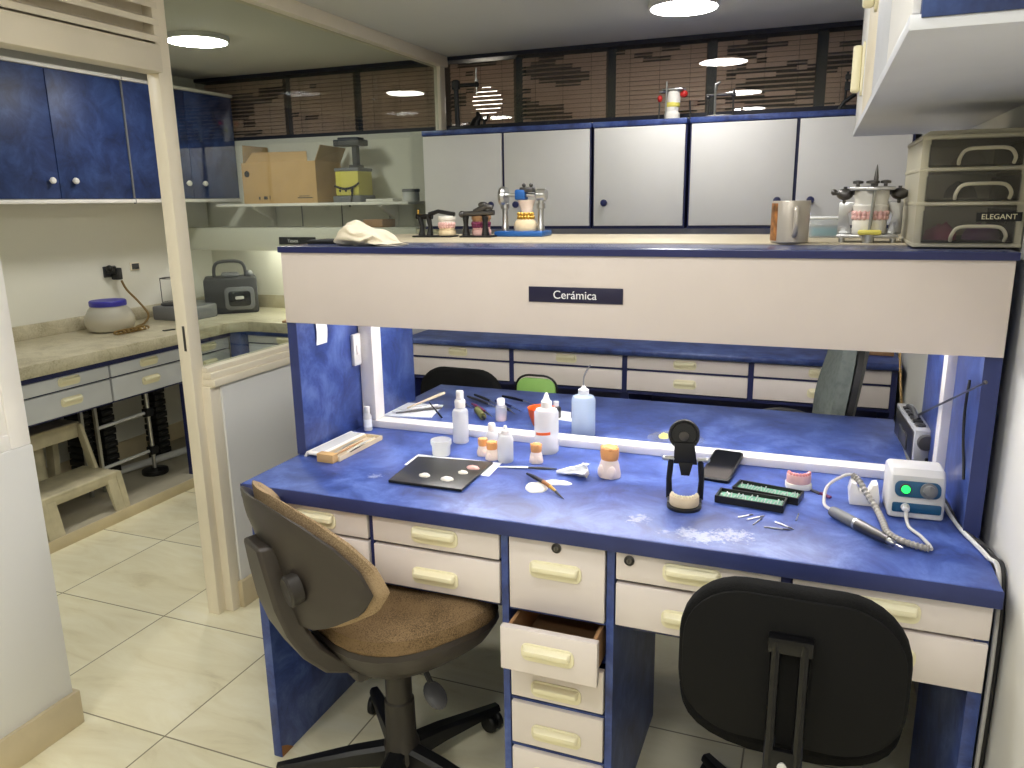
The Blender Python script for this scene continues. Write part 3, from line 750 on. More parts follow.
#--END-PART-1
# ------------------------------------------------------------------ chairs
def sring(w, d, z, n=32, p=2.6, dz=None):
    out = []
    for j in range(n):
        a = 2*PI*j/n; c, s_ = math.cos(a), math.sin(a)
        x = w*math.copysign(abs(c)**(2/p), c); y = d*math.copysign(abs(s_)**(2/p), s_)
        out.append((x, y, z + (dz(x, y) if dz else 0)))
    return out
def star_base(t, angles, r, m, col_top, hub_z=0.09, cr=0.03, m2='black'):
    b = MB(); b.lathe([(0.045,0.07),(0.05,0.085),(0.045,0.12),(cr+0.006,0.135),(cr+0.004,0.24),(cr,0.245),(cr*0.95,col_top)], n=24); b.build('column', m, t)
    for a in angles:
        a = math.radians(a); ca, sa = math.cos(a), math.sin(a)
        b = MB(); rings = []
        for q, hw, z0, z1 in ((0.03, 0.026, 0.065, 0.118), (0.12, 0.024, 0.068, 0.108), (r*0.9, 0.018, 0.06, 0.082), (r+0.02, 0.015, 0.058, 0.074)):
            rings.append([(q*ca - s1*sa, q*sa + s1*ca, z) for s1, z in ((-hw, z0), (hw, z0), (hw*0.9, z1-0.008), (hw*0.55, z1), (-hw*0.55, z1), (-hw*0.9, z1-0.008))])
        b.grid_faces(rings); lg = b.build('leg', m2, t)
        b = MB(); cx, cy = r*ca, r*sa
        for k in (-1, 1):
            b.X = Matrix.Translation((cx, cy, 0.0265)) @ Matrix.Rotation(a*1.7 + 0.6, 4, 'Z') @ Matrix.Translation((0, k*0.013, 0))
            b.lathe([(0.012,-0.009),(0.024,-0.008),(0.0262,-0.003),(0.0262,0.004),(0.022,0.009),(0.01,0.010)], n=20, axis='Y')
        b.X = Matrix.Translation((cx, cy, 0.03)) @ Matrix.Rotation(a*1.7 + 0.6, 4, 'Z'); b.box(-0.016, 0.016, -0.004, 0.004, 0.0, 0.028, 0.002); b.cyl((0,0,0.02),(0,0,0.045),0.006,n=8)
        b.build('caster', 'black', lg)

t = thing('swivel_chair', 'brown-black plastic swivel chair with worn tan tweed seat at the left of the workbench', 'chair', (-0.90, 1.49, 0), math.radians(-30))
star_base(t, [236, 308, 20, 92, 164], 0.295, 'shelldk', 0.43, cr=0.033)
dzf = lambda x, y: -0.02*max(0, y/0.22)**2 + 0.012*(abs(x)/0.24)**2
b = MB(); b.grid_faces([sring(.215,.19,.470), sring(.236,.205,.488,dz=dzf), sring(.242,.212,.508,dz=dzf), sring(.236,.206,.530,dz=dzf), sring(.21,.184,.548,dz=dzf), sring(.12,.11,.550,dz=dzf), sring(.01,.01,.546)]); bmesh.ops.translate(b.bm, verts=b.bm.verts, vec=(0, 0.015, 0))
b.build('seat_cushion', 'seattan', t)
b = MB(); b.grid_faces([sring(.11,.12,.400), sring(.175,.165,.412), sring(.222,.195,.452), sring(.243,.213,.485,dz=dzf), sring(.240,.210,.498,dz=dzf), sring(.2,.17,.49)]); bmesh.ops.translate(b.bm, verts=b.bm.verts, vec=(0, 0.015, 0))
b.build('seat_pan', 'shell', t)
b = MB(); b.box(-0.085, 0.085, -0.15, 0.10, 0.385, 0.418, 0.012); b.build('mechanism', 'shelldk', t)
def hwf(v):  # outline of the backrest: widest a third up, arched top
    pts = [(0, .105), (.06, .15), (.2, .212), (.36, .236), (.55, .222), (.72, .190), (.86, .145), (.95, .098), (1.0, .045)]
    for (a, x), (c, y) in zip(pts, pts[1:]):
        if v <= c: return x + (y - x)*(v - a)/(c - a)
    return pts[-1][1]
def backrest(z0, z1, off, th, grow):
    rings = []; nv, nu = 22, 14
    for i in range(nv + 1):
        v = i / nv; z = z0 + (z1 - z0)*v; hw = hwf(v) * grow; ring = []
        e = min(1, 4*min(v + .04, 1.04 - v))
        yc = -0.272 - 0.055*v + 0.03*math.sin(PI*v) * 0.6
        for j in range(nu + 1):
            u = -1 + 2*j/nu; ring.append((u*hw, yc + off + 0.10*(u*hw/.24)**2 - th*0.5*math.sqrt(max(0.0, 1 - u*u*0.96))*e, z))
        for j in range(nu, -1, -1):
            u = -1 + 2*j/nu; ring.append((u*hw, yc + off + 0.10*(u*hw/.24)**2 + th*0.5*math.sqrt(max(0.0, 1 - u*u*0.96))*e, z))
        rings.append(ring)
    b = MB(); b.grid_faces(rings); return b
backrest(0.575, 0.868, 0.0, 0.036, 1.0).build('backrest_shell', 'shell', t, ang=50)
backrest(0.570, 0.874, 0.026, 0.040, 1.035).build('backrest_cushion', 'rimtan', t, ang=50)
for sx in (-0.095, 0.095):
    b = MB(); b.X = Matrix.Translation((sx, -0.292, 0.675)) @ Matrix.Rotation(math.radians(8), 4, 'X'); b.lathe([(0.030,0.02),(0.031,-0.004),(0.027,-0.009),(0.022,-0.007),(0.0005,-0.009)], n=24, sx=0.9, sy=1.15, axis='Y'); b.build('round_cover', 'shelldk', t)
rings = []
for y, z, dy, dz, hw in ((-0.03,.415,0,.03,.062), (-0.13,.418,-.01,.034,.068), (-0.195,.445,-.028,.03,.070), (-0.240,.495,-.034,.02,.070), (-0.270,.555,-.034,.012,.068), (-0.290,.62,-.026,.004,.064), (-0.302,.69,-.020,0,.058), (-0.312,.76,-.010,0,.048)):
    n = Vector((0, dy, dz)).length or .02; d = Vector((0, dy, -dz)).normalized() * 0.022 if dy else Vector((0, 0, -0.022))
    rings.append([(-hw, y - d.y, z - d.z), (-hw*0.86, y + d.y, z + d.z), (hw*0.86, y + d.y, z + d.z), (hw, y - d.y, z - d.z)])
b = MB(); b.grid_faces(rings); o = b.build('back_bracket', 'shell', t, ang=60)
md = o.modifiers.new('bevel', 'BEVEL'); md.width = 0.008; md.segments = 2; md.limit_method = 'ANGLE'
b = MB(); b.tube(smoothpath([(0.05, 0.02, .40), (0.12, 0.0, .395), (0.17, -0.01, .375)], 4), 0.007); b.X = Matrix.Translation((0.19, -0.012, 0.357)) @ Matrix.Rotation(math.radians(35), 4, 'Y'); b.sphere((0, 0, 0), (0.036, 0.026, 0.010), 20, 10)
b.build('height_lever', 'dgrey', t)

def fabric_chair(loc, rz, label, zs=0.0):
    t = thing('office_chair', label, 'chair', loc, rz)
    star_base(t, [200, 272, 344, 56, 128], 0.27, 'blackmet', 0.42, cr=0.025)
    b = MB(); b.grid_faces([sring(.19,.18,.425), sring(.212,.20,.437), sring(.216,.204,.455), sring(.205,.194,.474), sring(.12,.11,.482), sring(.01,.01,.482)]); b.build('seat', 'blkfab', t)
    b = MB(); b.prism(rrect(0.362, 0.285, 0.105, 8, 0, 0.688), -0.318, -0.272, 'Y', 0.014, 3); b.build('backrest', 'blkfab', t)
    b = MB(); b.prism(rrect(0.346, 0.268, 0.100, 8, 0, 0.688), -0.323, -0.316, 'Y', 0.003); b.build('back_shell', 'blkback', t)
    b = MB(); b.box(-0.035, 0.035, -0.345, -0.322, 0.735, 0.762, 0.003)
    for x in (-0.022, 0.022):
        b.tube(smoothpath([(x, -0.338, .755), (x, -0.342, .60), (x, -0.335, .47), (x, -0.28, .405), (x, -0.10, .400), (x, 0.02, .405)], 5), 0.0085, 8)
    b.box(-0.02, 0.02, -0.349, -0.338, 0.45, 0.56, 0.002)
    b.build('back_bracket', 'blackmet', t)
    b = MB(); b.lathe([(0.006,0),(0.008,-0.006),(0.0005,-0.008)], (0, -0.349, 0.535), 12, axis='Y'); b.build('bolt', 'lgrey', t)
    b = MB(); b.box(-0.09, 0.09, -0.10, 0.09, 0.405, 0.428, 0.006); b.build('mechanism', 'blackmet', t)
    return t
c2 = fabric_chair((0.004, 1.535, 0), 0.0, 'black office chair seen from behind at the right of the workbench')
cB = dup(c2, (-1.315, 2.46, 0), PI - 0.05, 'black office chair on the far side of the workbench, seen through the opening'); cB.scale = (1, 1, 0.965)

t = thing('child_chair', 'small bright green chair seen through the opening of the workbench', 'chair', (-1.055, 2.74, 0), PI); t.scale = (1, 1, 0.942)
b = MB(); b.prism(rrect(0.172, 0.13, 0.045, 8, 0, 0.71), -0.24, -0.222, 'Y', 0.006); b.build('backrest', 'green', t)
pts = [(-0.088,-0.232,.50)] + [(0.0915*x, -0.232, z) for x, z in ((-1,.62),(-1,.72),(-.86,.765),(-.5,.785),(0,.787),(.5,.785),(.86,.765),(1,.72),(1,.62))] + [(0.088,-0.232,.50)]
b = MB(); b.tube(smoothpath([pts[0], *pts[1:]], 3), 0.005); b.tube([(-0.088,-0.232,.50),(-0.09,-0.15,.42)],.006); b.tube([(0.088,-0.232,.50),(0.09,-0.15,.42)],.006); b.build('back_frame', 'black', t)
b = MB(); b.grid_faces([sring(.13,.14,.42), sring(.145,.155,.43), sring(.145,.155,.445), sring(.12,.13,.455), sring(.01,.01,.455)]); b.build('seat', 'green', t)
for sx in (-1, 1):
    for sy in (-1, 1): MB().tube([(sx*0.11, sy*0.12, .425), (sx*0.15, sy*0.16, 0.0)], 0.009).build('leg', 'black', t)

t = thing('armchair', 'grey-backed swivel armchair standing side-on by the right end of the back counter', 'chair', (-0.145, 2.83, 0), math.radians(95))
star_base(t, [90, 162, 234, 306, 18], 0.27, 'blackmet', 0.44, cr=0.026)
b = MB(); b.grid_faces([sring(.20,.19,.44), sring(.225,.215,.455), sring(.225,.215,.485), sring(.2,.19,.505), sring(.01,.01,.508)]); b.build('seat', 'greyfab', t)
def slab(z0, z1, off, th, hw0):
    rings = []
    for i in range(17):
        v = i/16; z = z0 + (z1-z0)*v; hw = hw0*(0.80 + 0.2*math.sin(PI*min(1, v*1.1+.05))); e = math.sqrt(max(0.02, 1-(2*v-1)**6)); ring = []
        for j in range(13):
            u = -1 + j/6; ring.append((u*hw*e, -0.235 - 0.07*v + 0.035*u*u + off - th/2, z))
        for j in range(12, -1, -1):
            u = -1 + j/6; ring.append((u*hw*e, -0.235 - 0.07*v + 0.035*u*u + off + th/2*(1-0.3*u*u) + 0.055*math.sin(PI*v)*(1-u*u), z))
        rings.append(ring)
    b = MB(); b.grid_faces(rings); return b
slab(0.545, 1.02, 0.012, 0.05, 0.215).build('backrest', 'greyfab', t, ang=50)
slab(0.54, 1.025, -0.026, 0.022, 0.22).build('back_shell', 'black', t, ang=50)
b = MB(); b.tube(smoothpath([(0,-.27,.62),(0,-.29,.5),(0,-.2,.43),(0,0,.43)],5), 0.02); b.build('back_bracket', 'black', t)
for sx in (-1, 1):
    b = MB(); b.tube(smoothpath([(sx*.15,.10,.45),(sx*.235,.04,.50),(sx*.245,.03,.61),(sx*.245,-.06,.645),(sx*.24,-.16,.635),(sx*.22,-.22,.60)],5), 0.010); b.build('armrest', 'dgrey', t)

# ------------------------------------------------------------------ small shapes
def crumple(rx, ry, h, seed, n=26, m=9, rough=0.45, freq=3.0, zbase=0.0):
    """a lump of cloth, paper or paste resting flat on its base"""
    rings = []
    for i in range(m + 1):
        f = i / m; k = math.cos(f * PI/2); ring = []
        for j in range(n):
            a = 2*PI*j/n; x, y = k*math.cos(a), k*math.sin(a)
            q = 1 + rough*0.55*noise.noise(Vector((math.cos(a)*1.5*freq/3, math.sin(a)*1.5*freq/3, seed)))
            z = math.sin(f*PI/2) * (1 + rough*noise.noise(Vector((x*freq, y*freq, seed+5)))) + 0.25*rough*noise.noise(Vector((x*freq*2.5, y*freq*2.5, seed+9)))*f
            ring.append((x*rx*q, y*ry*q, max(0.0005, z*h) + zbase if i else zbase))
        rings.append(ring)
    b = MB(); b.grid_faces(rings); return b
def single(name, mb, m, label, cat, loc=(0,0,0), rz=0, group=None, ang=35):
    o = mb.build(name, m, ang=ang); o.location = loc; o.rotation_euler = (0, 0, rz); return tag(o, label, cat, group)
def arch(r_out, r_in, z0, z1, a0=-20, a1=200, sx=1.0, sy=1.0, n=16):
    pts = [(r_out*sx*math.cos(math.radians(a0+(a1-a0)*i/n)), r_out*sy*math.sin(math.radians(a0+(a1-a0)*i/n))) for i in range(n+1)]
    pts += [(r_in*sx*math.cos(math.radians(a1-(a1-a0)*i/n)), r_in*sy*math.sin(math.radians(a1-(a1-a0)*i/n))) for i in range(n+1)]
    return pts
def teeth(b, r, z, sx, sy, a0=-10, a1=190, n=12, s=0.0035):
    for i in range(n):
        a = math.radians(a0 + (a1-a0)*(i+.5)/n)
        b.sphere((r*sx*math.cos(a), r*sy*math.sin(a), z), (s, s, s*1.3), 8, 6)

D = DZ
# ---- left end of the worktop
t = thing('instrument_case', 'open flat instrument case with white lid and cardboard end beside the left blue upright', 'case', (-1.19, 1.765, D), math.radians(-2))
b = MB(); b.box(-0.072, -0.014, -0.092, 0.115, 0.004, 0.013, 0.004); b.build('lid', 'frame', t)
b = MB(); b.box(-0.060, -0.024, -0.080, 0.105, 0.0132, 0.0138); b.build('lid_lining', 'lgrey', t)
b = MB(); b.prism([(-0.075,0.0),(-0.066,0.014),(-0.060,0.014),(-0.066,0.0)], -0.095, 0.115, 'Y'); b.build('rim', 'frame', t)
b = MB(); b.box(-0.010, 0.046, -0.10, 0.11, 0.0, 0.004, 0.001); b.box(-0.010, -0.006, -0.10, 0.11, 0.004, 0.013); b.box(0.042, 0.046, -0.10, 0.11, 0.004, 0.013); b.box(-0.006, 0.042, 0.106, 0.11, 0.004, 0.013); b.build('tray', 'casetray', t)
b = MB(); b.box(-0.012, 0.040, -0.122, -0.098, 0.0, 0.024, 0.002); b.build('box_end', 'card', t)
for i, (x, y0, y1, r, m) in enumerate(((0.002, -.07, .07, .0025, 'steel'), (0.018, -.09, .05, .003, 'wood'), (0.032, -.05, .09, .0025, 'lgrey'), (0.041, -.08, .03, .0018, 'black'))):
    s = single('instrument', MB().tube([(0,y0,0),(0.004,(y0+y1)/2,0.004),(0.003,y1,0.002)], [r*.5,r,r*.4], 8), m, ('thin steel instrument at the lid side of the open case', 'wooden-handled instrument in the open case', 'pale thick instrument in the open case', 'fine black instrument in the open case')[i], 'instrument', (-1.19 + x, 1.765, D + 0.010))
t = thing('vial', 'small clear vial with a label standing at the foot of the left white frame post', 'vial', (-1.232, 1.945, D))
b = MB(); b.lathe([(0.011,0),(0.0125,0.002),(0.0125,0.045),(0.008,0.052),(0.007,0.058)]); b.build('body', 'bottle', t)
b = MB(); b.lathe([(0.0128,0.012),(0.0128,0.036)]); b.build('paper_label', 'paper', t)
b = MB(); b.lathe([(0.008,0.056),(0.0085,0.072),(0.007,0.075),(0.0005,0.075)]); b.build('cap', 'lgrey', t)
t = thing('jar', 'empty clear plastic pot standing behind the black glass slab', 'pot', (-0.917, 1.806, D))
b = MB(); b.lathe([(0.0005,0.001),(0.023,0),(0.0245,0.003),(0.0255,0.030),(0.0285,0.031),(0.0285,0.043),(0.0265,0.0435),(0.0255,0.033),(0.0245,0.028),(0.0240,0.004),(0.0005,0.003)], n=32); b.build('body', 'bottle', t)
t = thing('glass_slab', 'black glass mixing slab with dabs of white powder on it', 'slab', (-0.852, 1.664, D), math.radians(-1))
P = [(-0.089,-0.100),(0.108,-0.096),(0.098,0.112),(-0.110,0.086)]
b = MB(); b.prism(P, 0.0012, 0.0085, 'Z', 0.0015); b.build('slab', 'slate', t)
b = MB(); b.prism([(x*1.06-0.003, y*1.04-0.003) for x, y in P], 0.0018 + 0.0068, 0.0092, 'Z'); 
single('paper_sheet', MB().prism([(-0.120,0.03),(0.125,0.02),(0.118,0.125),(-0.125,0.118)], 0.0, 0.0009, 'Z'), 'paper', 'white paper sheet under the black glass slab', 'paper', (-0.852, 1.668, D))
for i, (x, y, r, l) in enumerate(((-0.018, -0.045, .016, 'left front dab of white powder on the black slab'), (0.045, -0.050, .018, 'right front dab of white powder on the black slab'), (0.063, 0.005, .014, 'middle right dab of white powder on the black slab'), (0.072, 0.045, .017, 'pink-topped dab of powder at the back of the black slab'))):
    single('powder_dab', crumple(r, r*.62, 0.007, i*3.1, 18, 5), 'plaster' if i < 3 else 'pinkpl', l, 'powder', (-0.852 + x, 1.664 + y, D + 0.0085))
# ---- bottles
t = thing('spray_bottle', 'tall frosted spray bottle standing against the white sill', 'bottle', (-0.913, 1.925, D))
b = MB(); b.lathe([(0.020,0),(0.0225,0.003),(0.0225,0.090),(0.020,0.097),(0.0125,0.102),(0.0125,0.108)], n=28); b.build('body', 'bottle', t)
b = MB(); b.lathe([(0.0150,0.104),(0.0155,0.122),(0.0135,0.126),(0.0105,0.128),(0.0105,0.148),(0.009,0.152),(0.0005,0.152)], n=24); b.build('spray_cap', 'frame', t)
def gum_model(loc, h, w, label, rz=0, om='orange'):
    t = thing('crown_model', label, 'dental model', loc, rz, 'orange and white crown models')
    b = MB(); b.lathe([(0.38*w,0),(0.5*w,0.02*h),(0.52*w,0.12*h),(0.44*w,0.42*h),(0.36*w,0.58*h),(0.36*w,0.60*h)], n=24, sy=0.85)
    for k in (-1, 1): b.sphere((k*0.20*w, -0.26*w, 0.20*h), (0.25*w, 0.17*w, 0.24*h), 12, 8)
    b.build('base', 'vwhite', t)
    b = MB(); b.lathe([(0.36*w,0.56*h),(0.40*w,0.62*h),(0.43*w,0.80*h),(0.40*w,0.94*h),(0.28*w,1.0*h),(0.15*w,0.97*h),(0.0005,0.96*h)], n=24, sy=0.85)
    for k in range(6): b.sphere((0.33*w*math.cos(k*PI/3), 0.28*w*math.sin(k*PI/3), 0.93*h), (0.12*w, 0.1*w, 0.07*h), 10, 6)
    b.build('crown', om, t)
    return t
gum_model((-0.806, 1.835, D), 0.050, 0.032, 'small orange and white crown model, left of the close pair behind the slab')
gum_model((-0.770, 1.813, D), 0.051, 0.036, 'small orange and white crown model, right of the close pair behind the slab', 0.5)
gum_model((-0.650, 1.826, D), 0.053, 0.036, 'small orange and white crown model standing in front of the orange-striped bottle', 0.2)
gum_model((-0.443, 1.784, D), 0.080, 0.056, 'largest orange and white crown model, standing alone mid-worktop', -0.2)
t = thing('dropper_bottle', 'small frosted dropper bottle behind the pair of crown models', 'bottle', (-0.800, 1.885, D))
b = MB(); b.lathe([(0.016,0),(0.0175,0.003),(0.0175,0.045),(0.012,0.054),(0.0085,0.056),(0.0085,0.062)], n=24); b.build('body', 'bottle', t)
b = MB(); b.lathe([(0.0105,0.058),(0.0105,0.072),(0.009,0.078),(0.0005,0.078)], n=20); b.build('cap', 'frame', t)
t = thing('dropper_bottle', 'frosted dropper bottle with pointed cap right of the pair of crown models', 'bottle', (-0.731, 1.812, D))
b = MB(); b.lathe([(0.019,0),(0.021,0.003),(0.021,0.062),(0.016,0.071),(0.009,0.074),(0.009,0.078)], n=28); b.build('body', 'bottle', t)
b = MB(); b.lathe([(0.011,0.076),(0.011,0.086),(0.006,0.089),(0.004,0.098),(0.0005,0.0995)], n=20); b.build('cap', 'frame', t)
t = thing('bottle', 'large frosted bottle with an orange stripe and pointed white cap', 'bottle', (-0.654, 1.922, D))
b = MB(); b.lathe([(0.030,0),(0.033,0.004),(0.033,0.112),(0.028,0.121),(0.013,0.127),(0.0115,0.129)], n=32); b.build('body', 'bottle', t)
b = MB(); A = [math.radians(232 + 75*i/14) for i in range(15)]
rg = [[(q*math.cos(a), q*math.sin(a), zz + 0.003*(a-4.6)) for a in A] for q, zz in ((0.0331,0.0545),(0.0336,0.055),(0.0336,0.062),(0.0331,0.0625))]
b.grid_faces(rg, closed_u=False, cap0=False, cap1=False)
b.build('stripe', 'orangebowl', t)
b = MB(); b.lathe([(0.015,0.126),(0.015,0.142),(0.010,0.146),(0.0055,0.160),(0.003,0.166),(0.0005,0.167)], n=24); b.build('cap', 'frame', t)
t = thing('squeeze_bottle', 'squeeze wash bottle with a bent tube standing behind the white sill', 'bottle', (-0.601, 2.10, D))
b = MB(); b.lathe([(0.032,0),(0.0345,0.004),(0.0345,0.108),(0.030,0.118),(0.014,0.125)], n=32); b.build('body', 'liquid', t)
b = MB(); b.lathe([(0.0155,0.122),(0.0155,0.138),(0.008,0.142),(0.0035,0.150)], n=24); b.build('cap', 'bottle', t)
b = MB(); b.tube(smoothpath([(0,0,0.145),(0.0,0,0.168),(0.004,0,0.185),(0.016,0,0.206),(0.020,0,0.210)],5), 0.0024, 8); b.build('spout_tube', 'mgrey', t)
# ---- brushes, cotton, tissue
def bar(p0, p1): return Vector(p1) - Vector(p0)
t = thing('spatula', 'thin steel spatula with a black handle lying behind the paint brush', 'spatula', (-0.656, 1.771, D))
b = MB(); b.tube([(-0.075,-0.017,0.003),(-0.02,-0.005,0.004),(0.005,0.001,0.004)], [0.0016,0.0028,0.0024], 8); b.build('blade', 'steel', t)
b = MB(); b.tube([(0.003,0.0005,0.004),(0.04,0.009,0.0038),(0.075,0.017,0.003)], [0.0026,0.0034,0.0022], 8); b.build('handle', 'dgrey', t)
t = thing('paint_brush', 'paint brush with black and brown handle lying over the cotton', 'brush', (-0.579, 1.666, D))
b = MB(); b.tube([(-0.055,0.046,0.0105),(-0.030,0.026,0.012),(0.005,-0.002,0.0125)], [0.003,0.0052,0.0055], 10); b.build('handle', 'black', t)
b = MB(); b.tube([(0.004,-0.001,0.0125),(0.028,-0.022,0.011)], [0.0057,0.0048], 10); b.build('grip', 'brownbar', t)
b = MB(); b.tube([(0.027,-0.021,0.011),(0.048,-0.040,0.008)], [0.0046,0.003], 10); b.build('ferrule', 'brass', t)
b = MB(); b.tube([(0.047,-0.039,0.008),(0.060,-0.052,0.005),(0.076,-0.064,0.0012)], [0.003,0.0026,0.0005], 8); b.build('bristles', 'dgrey', t)
single('cotton_roll', crumple(0.026, 0.036, 0.008, 4.2, 24, 6), 'plaster', 'ragged white cotton wad under the paint brush', 'cotton', (-0.590, 1.650, D), 0.3)
single('cotton_pad', crumple(0.034, 0.016, 0.006, 9.2, 24, 6), 'paper', 'flat white cotton pad beyond the paint brush', 'cotton', (-0.553, 1.698, D), 0.15)
mb = MB(); rings = []
for i in range(13):
    f = i/12; x = -0.045 + 0.075*f; wd = 0.004 + 0.026*f**1.4; ring = []
    for j in range(16):
        a = 2*PI*j/16; fold = 1 + (0.35*math.sin(5*a + 2 + 3*f) + 0.5*noise.noise(Vector((f*5, math.cos(a)*2.4, math.sin(a)*2.4)))) * f
        ring.append((x + 0.008*math.sin(3*a)*f, wd*math.cos(a)*fold, 0.004 + 0.011*f + (0.004 + 0.010*f)*math.sin(a)*fold))
    rings.append(ring)
mb.grid_faces(rings)
mn = min(v.co.z for v in mb.bm.verts)
for v in mb.bm.verts: v.co.z -= mn
single('tissue', mb, 'paper', 'crumpled white tissue fanned out at the right of the paint brush', 'tissue', (-0.528, 1.765, D), 0.15, ang=60)

# ---- black articulator with a cream lower cast
t = thing('articulator', 'black articulator with its round head raised, cream denture cast on its base', 'articulator', (-0.238, 1.648, D), math.radians(8))
b = MB(); b.prism(arch(0.040, 0.001, 0, 1, 180, 360, 0.95, 0.95), 0.0, 0.007, 'Z', 0.002); b.box(-0.038, 0.038, 0.0, 0.05, 0.0, 0.008, 0.002); b.build('base', 'black', t)
for sx in (-1, 1):
    b = MB(); b.tube([(sx*0.034,0.045,0.004),(sx*0.036,0.042,0.05),(sx*0.032,0.040,0.098)], [0.0075,0.0065,0.007], 10); b.build('post', 'black', t)
    b = MB(); b.tube([(sx*0.024,0.040,0.099),(sx*0.046,0.040,0.099)], [0.006,0.006], 10); b.sphere((sx*0.047,0.040,0.099), 0.0065, 10, 8); b.build('hinge', 'steel', t)
b = MB(); b.prism([(-0.027,0.088),(0.025,0.088),(0.017,0.138),(-0.026,0.138)], 0.034, 0.048, 'Y', 0.002); b.prism([(-0.009,0.062),(0.009,0.062),(0.016,0.092),(-0.016,0.092)], 0.032, 0.044, 'Y', 0.001); b.build('upper_arm', 'black', t)
b = MB(); b.X = Matrix.Translation((-0.006, 0.050, 0.153)) @ Matrix.Rotation(math.radians(-12), 4, 'X')
b.lathe([(0.030,0.008),(0.034,0.006),(0.035,-0.004),(0.033,-0.009),(0.029,-0.009),(0.027,-0.004),(0.010,-0.004),(0.010,-0.007),(0.0005,-0.0075)], n=32, axis='Y'); b.build('mounting_ring', 'black', t)
b = MB(); b.X = Matrix.Translation((-0.006, 0.0425, 0.152)); b.lathe([(0.011,0),(0.011,-0.004),(0.0005,-0.005)], n=18, axis='Y'); b.build('magnet', 'dsteel', t)
b = MB(); b.prism(arch(0.033, 0.016, 0, 1, 170, 370, 0.98, 0.95), 0.007, 0.030, 'Z', 0.003); cst = b.build('denture_cast', 'cplaster', t)
b = MB(); teeth(b, 0.027, 0.031, 0.98, 0.95, 180, 360, 13, 0.0042); b.build('tooth_row', 'tooth', cst)
# ---- phone on the sill
t = thing('mobile_phone', 'black mobile phone propped on the white sill', 'phone', (-0.186, 1.906, D), math.radians(-8))
mbx = Matrix.Translation((0, 0, 0.0142)) @ Matrix.Rotation(math.radians(10), 4, 'X')
b = MB(); b.X = mbx; b.prism(rrect(0.074, 0.155, 0.010, 5), -0.0005, 0.0075, 'Z', 0.0015); b.build('case', 'black', t)
b = MB(); b.X = mbx; b.prism(rrect(0.067, 0.147, 0.008, 5), 0.0074, 0.0081, 'Z'); b.build('screen', 'screen', t)
# ---- bur boxes
def bur_box(x, y, rz, label, seed):
    t = thing('bur_box', label, 'box', (x, y, D), rz, 'open black bur boxes')
    b = MB(); b.box(-0.074, 0.074, -0.028, 0.028, 0, 0.004, 0.001)
    b.box(-0.074, 0.074, -0.028, -0.024, 0.004, 0.017); b.box(-0.074, 0.074, 0.024, 0.028, 0.004, 0.017); b.box(-0.074, -0.070, -0.024, 0.024, 0.004, 0.017); b.box(0.070, 0.074, -0.024, 0.024, 0.004, 0.017); b.build('tray', 'black', t)
    MB().box(-0.070, 0.070, -0.024, 0.024, 0.004, 0.009).build('liner', 'greenliner', t)
    rnd = random.Random(seed); first = None
    for i in range(20):
        x0 = -0.064 + 0.128*i/19
        if first is None:
            b = MB(); b.tube([(0,-0.010,0),(0,0.006,0)], 0.0011, 6); b.tube([(0,0.006,0),(0,0.012,0)], [0.0011,0.0019], 6); first = o = b.build('bur', 'steel', t)
        else: o = first.copy(); COL.objects.link(o); o.parent = t
        o.location = (x0, rnd.uniform(-.012, .012), 0.0105); o.rotation_euler = (0.12, 0, rnd.uniform(-.25, .25))
bur_box(-0.101, 1.716, math.radians(-7), 'open black bur box with mint liner, nearer of the two', 1)
bur_box(-0.068, 1.779, math.radians(-12), 'open black bur box with mint liner, farther one touching the pink cast', 2)
BURS = [((-0.119,1.623),(-0.090,1.652),'loose bur leftmost on the worktop below the bur boxes'), ((-0.100,1.617),(-0.066,1.652),'loose bur crossing the leftmost one below the bur boxes'), ((-0.086,1.594),(-0.070,1.638),'short loose bur pointing to the front edge of the worktop'),
        ((-0.044,1.624),(-0.006,1.597),'loose bur nearest the ribbed hose, slanting to the front'), ((-0.064,1.589),(-0.012,1.592),'longest loose bur, parallel to the front edge'), ((-0.003,1.647),(0.002,1.690),'single loose bur lying apart beside the handpiece')]
for (a, c, l) in BURS:
    t = thing('loose_bur', l, 'bur', ((a[0]+c[0])/2, (a[1]+c[1])/2, D), math.atan2(c[1]-a[1], c[0]-a[0]), 'loose burs on the worktop')
    L = math.hypot(c[0]-a[0], c[1]-a[1])/2
    MB().tube([(-L,0,0.0016),(L*.4,0,0.0016)], 0.0014, 8).build('shank', 'steel', t)
    MB().tube([(L*.4,0,0.0016),(L*.7,0,0.0018),(L,0,0.0012)], [0.0012,0.0018,0.0006], 8).build('tip', 'dsteel', t)
# ---- pink cast
t = thing('denture_model', 'pink denture cast on a white plaster base at the corner of the far bur box', 'dental model', (-0.004, 1.856, D), math.radians(10))
b = MB(); b.prism(rrect(0.058, 0.046, 0.016, 6), 0, 0.014, 'Z', 0.002); b.build('base', 'plaster', t)
b = MB(); b.prism(arch(0.029, 0.013, 0, 1, 165, 375, 0.95, 0.85), 0.014, 0.036, 'Z', 0.004); b.prism(arch(0.022, 0.001, 0, 1, 165, 375, 0.95, 0.85), 0.014, 0.024, 'Z', 0.002); b.build('gum', 'pinkpl', t)
b = MB(); teeth(b, 0.024, 0.037, 0.95, 0.85, 175, 365, 11, 0.0042); b.build('tooth_row', 'pink', t)
t = thing('scraper', 'dark flat scraper blade lying left of the handpiece', 'scraper', (0.042, 1.830, D), math.radians(-46))
MB().box(-0.032, 0.006, -0.006, 0.006, 0.0, 0.002, 0.0005).build('blade', 'dsteel', t); MB().box(0.004, 0.036, -0.004, 0.004, 0.0, 0.006, 0.002).build('handle', 'maroon', t)
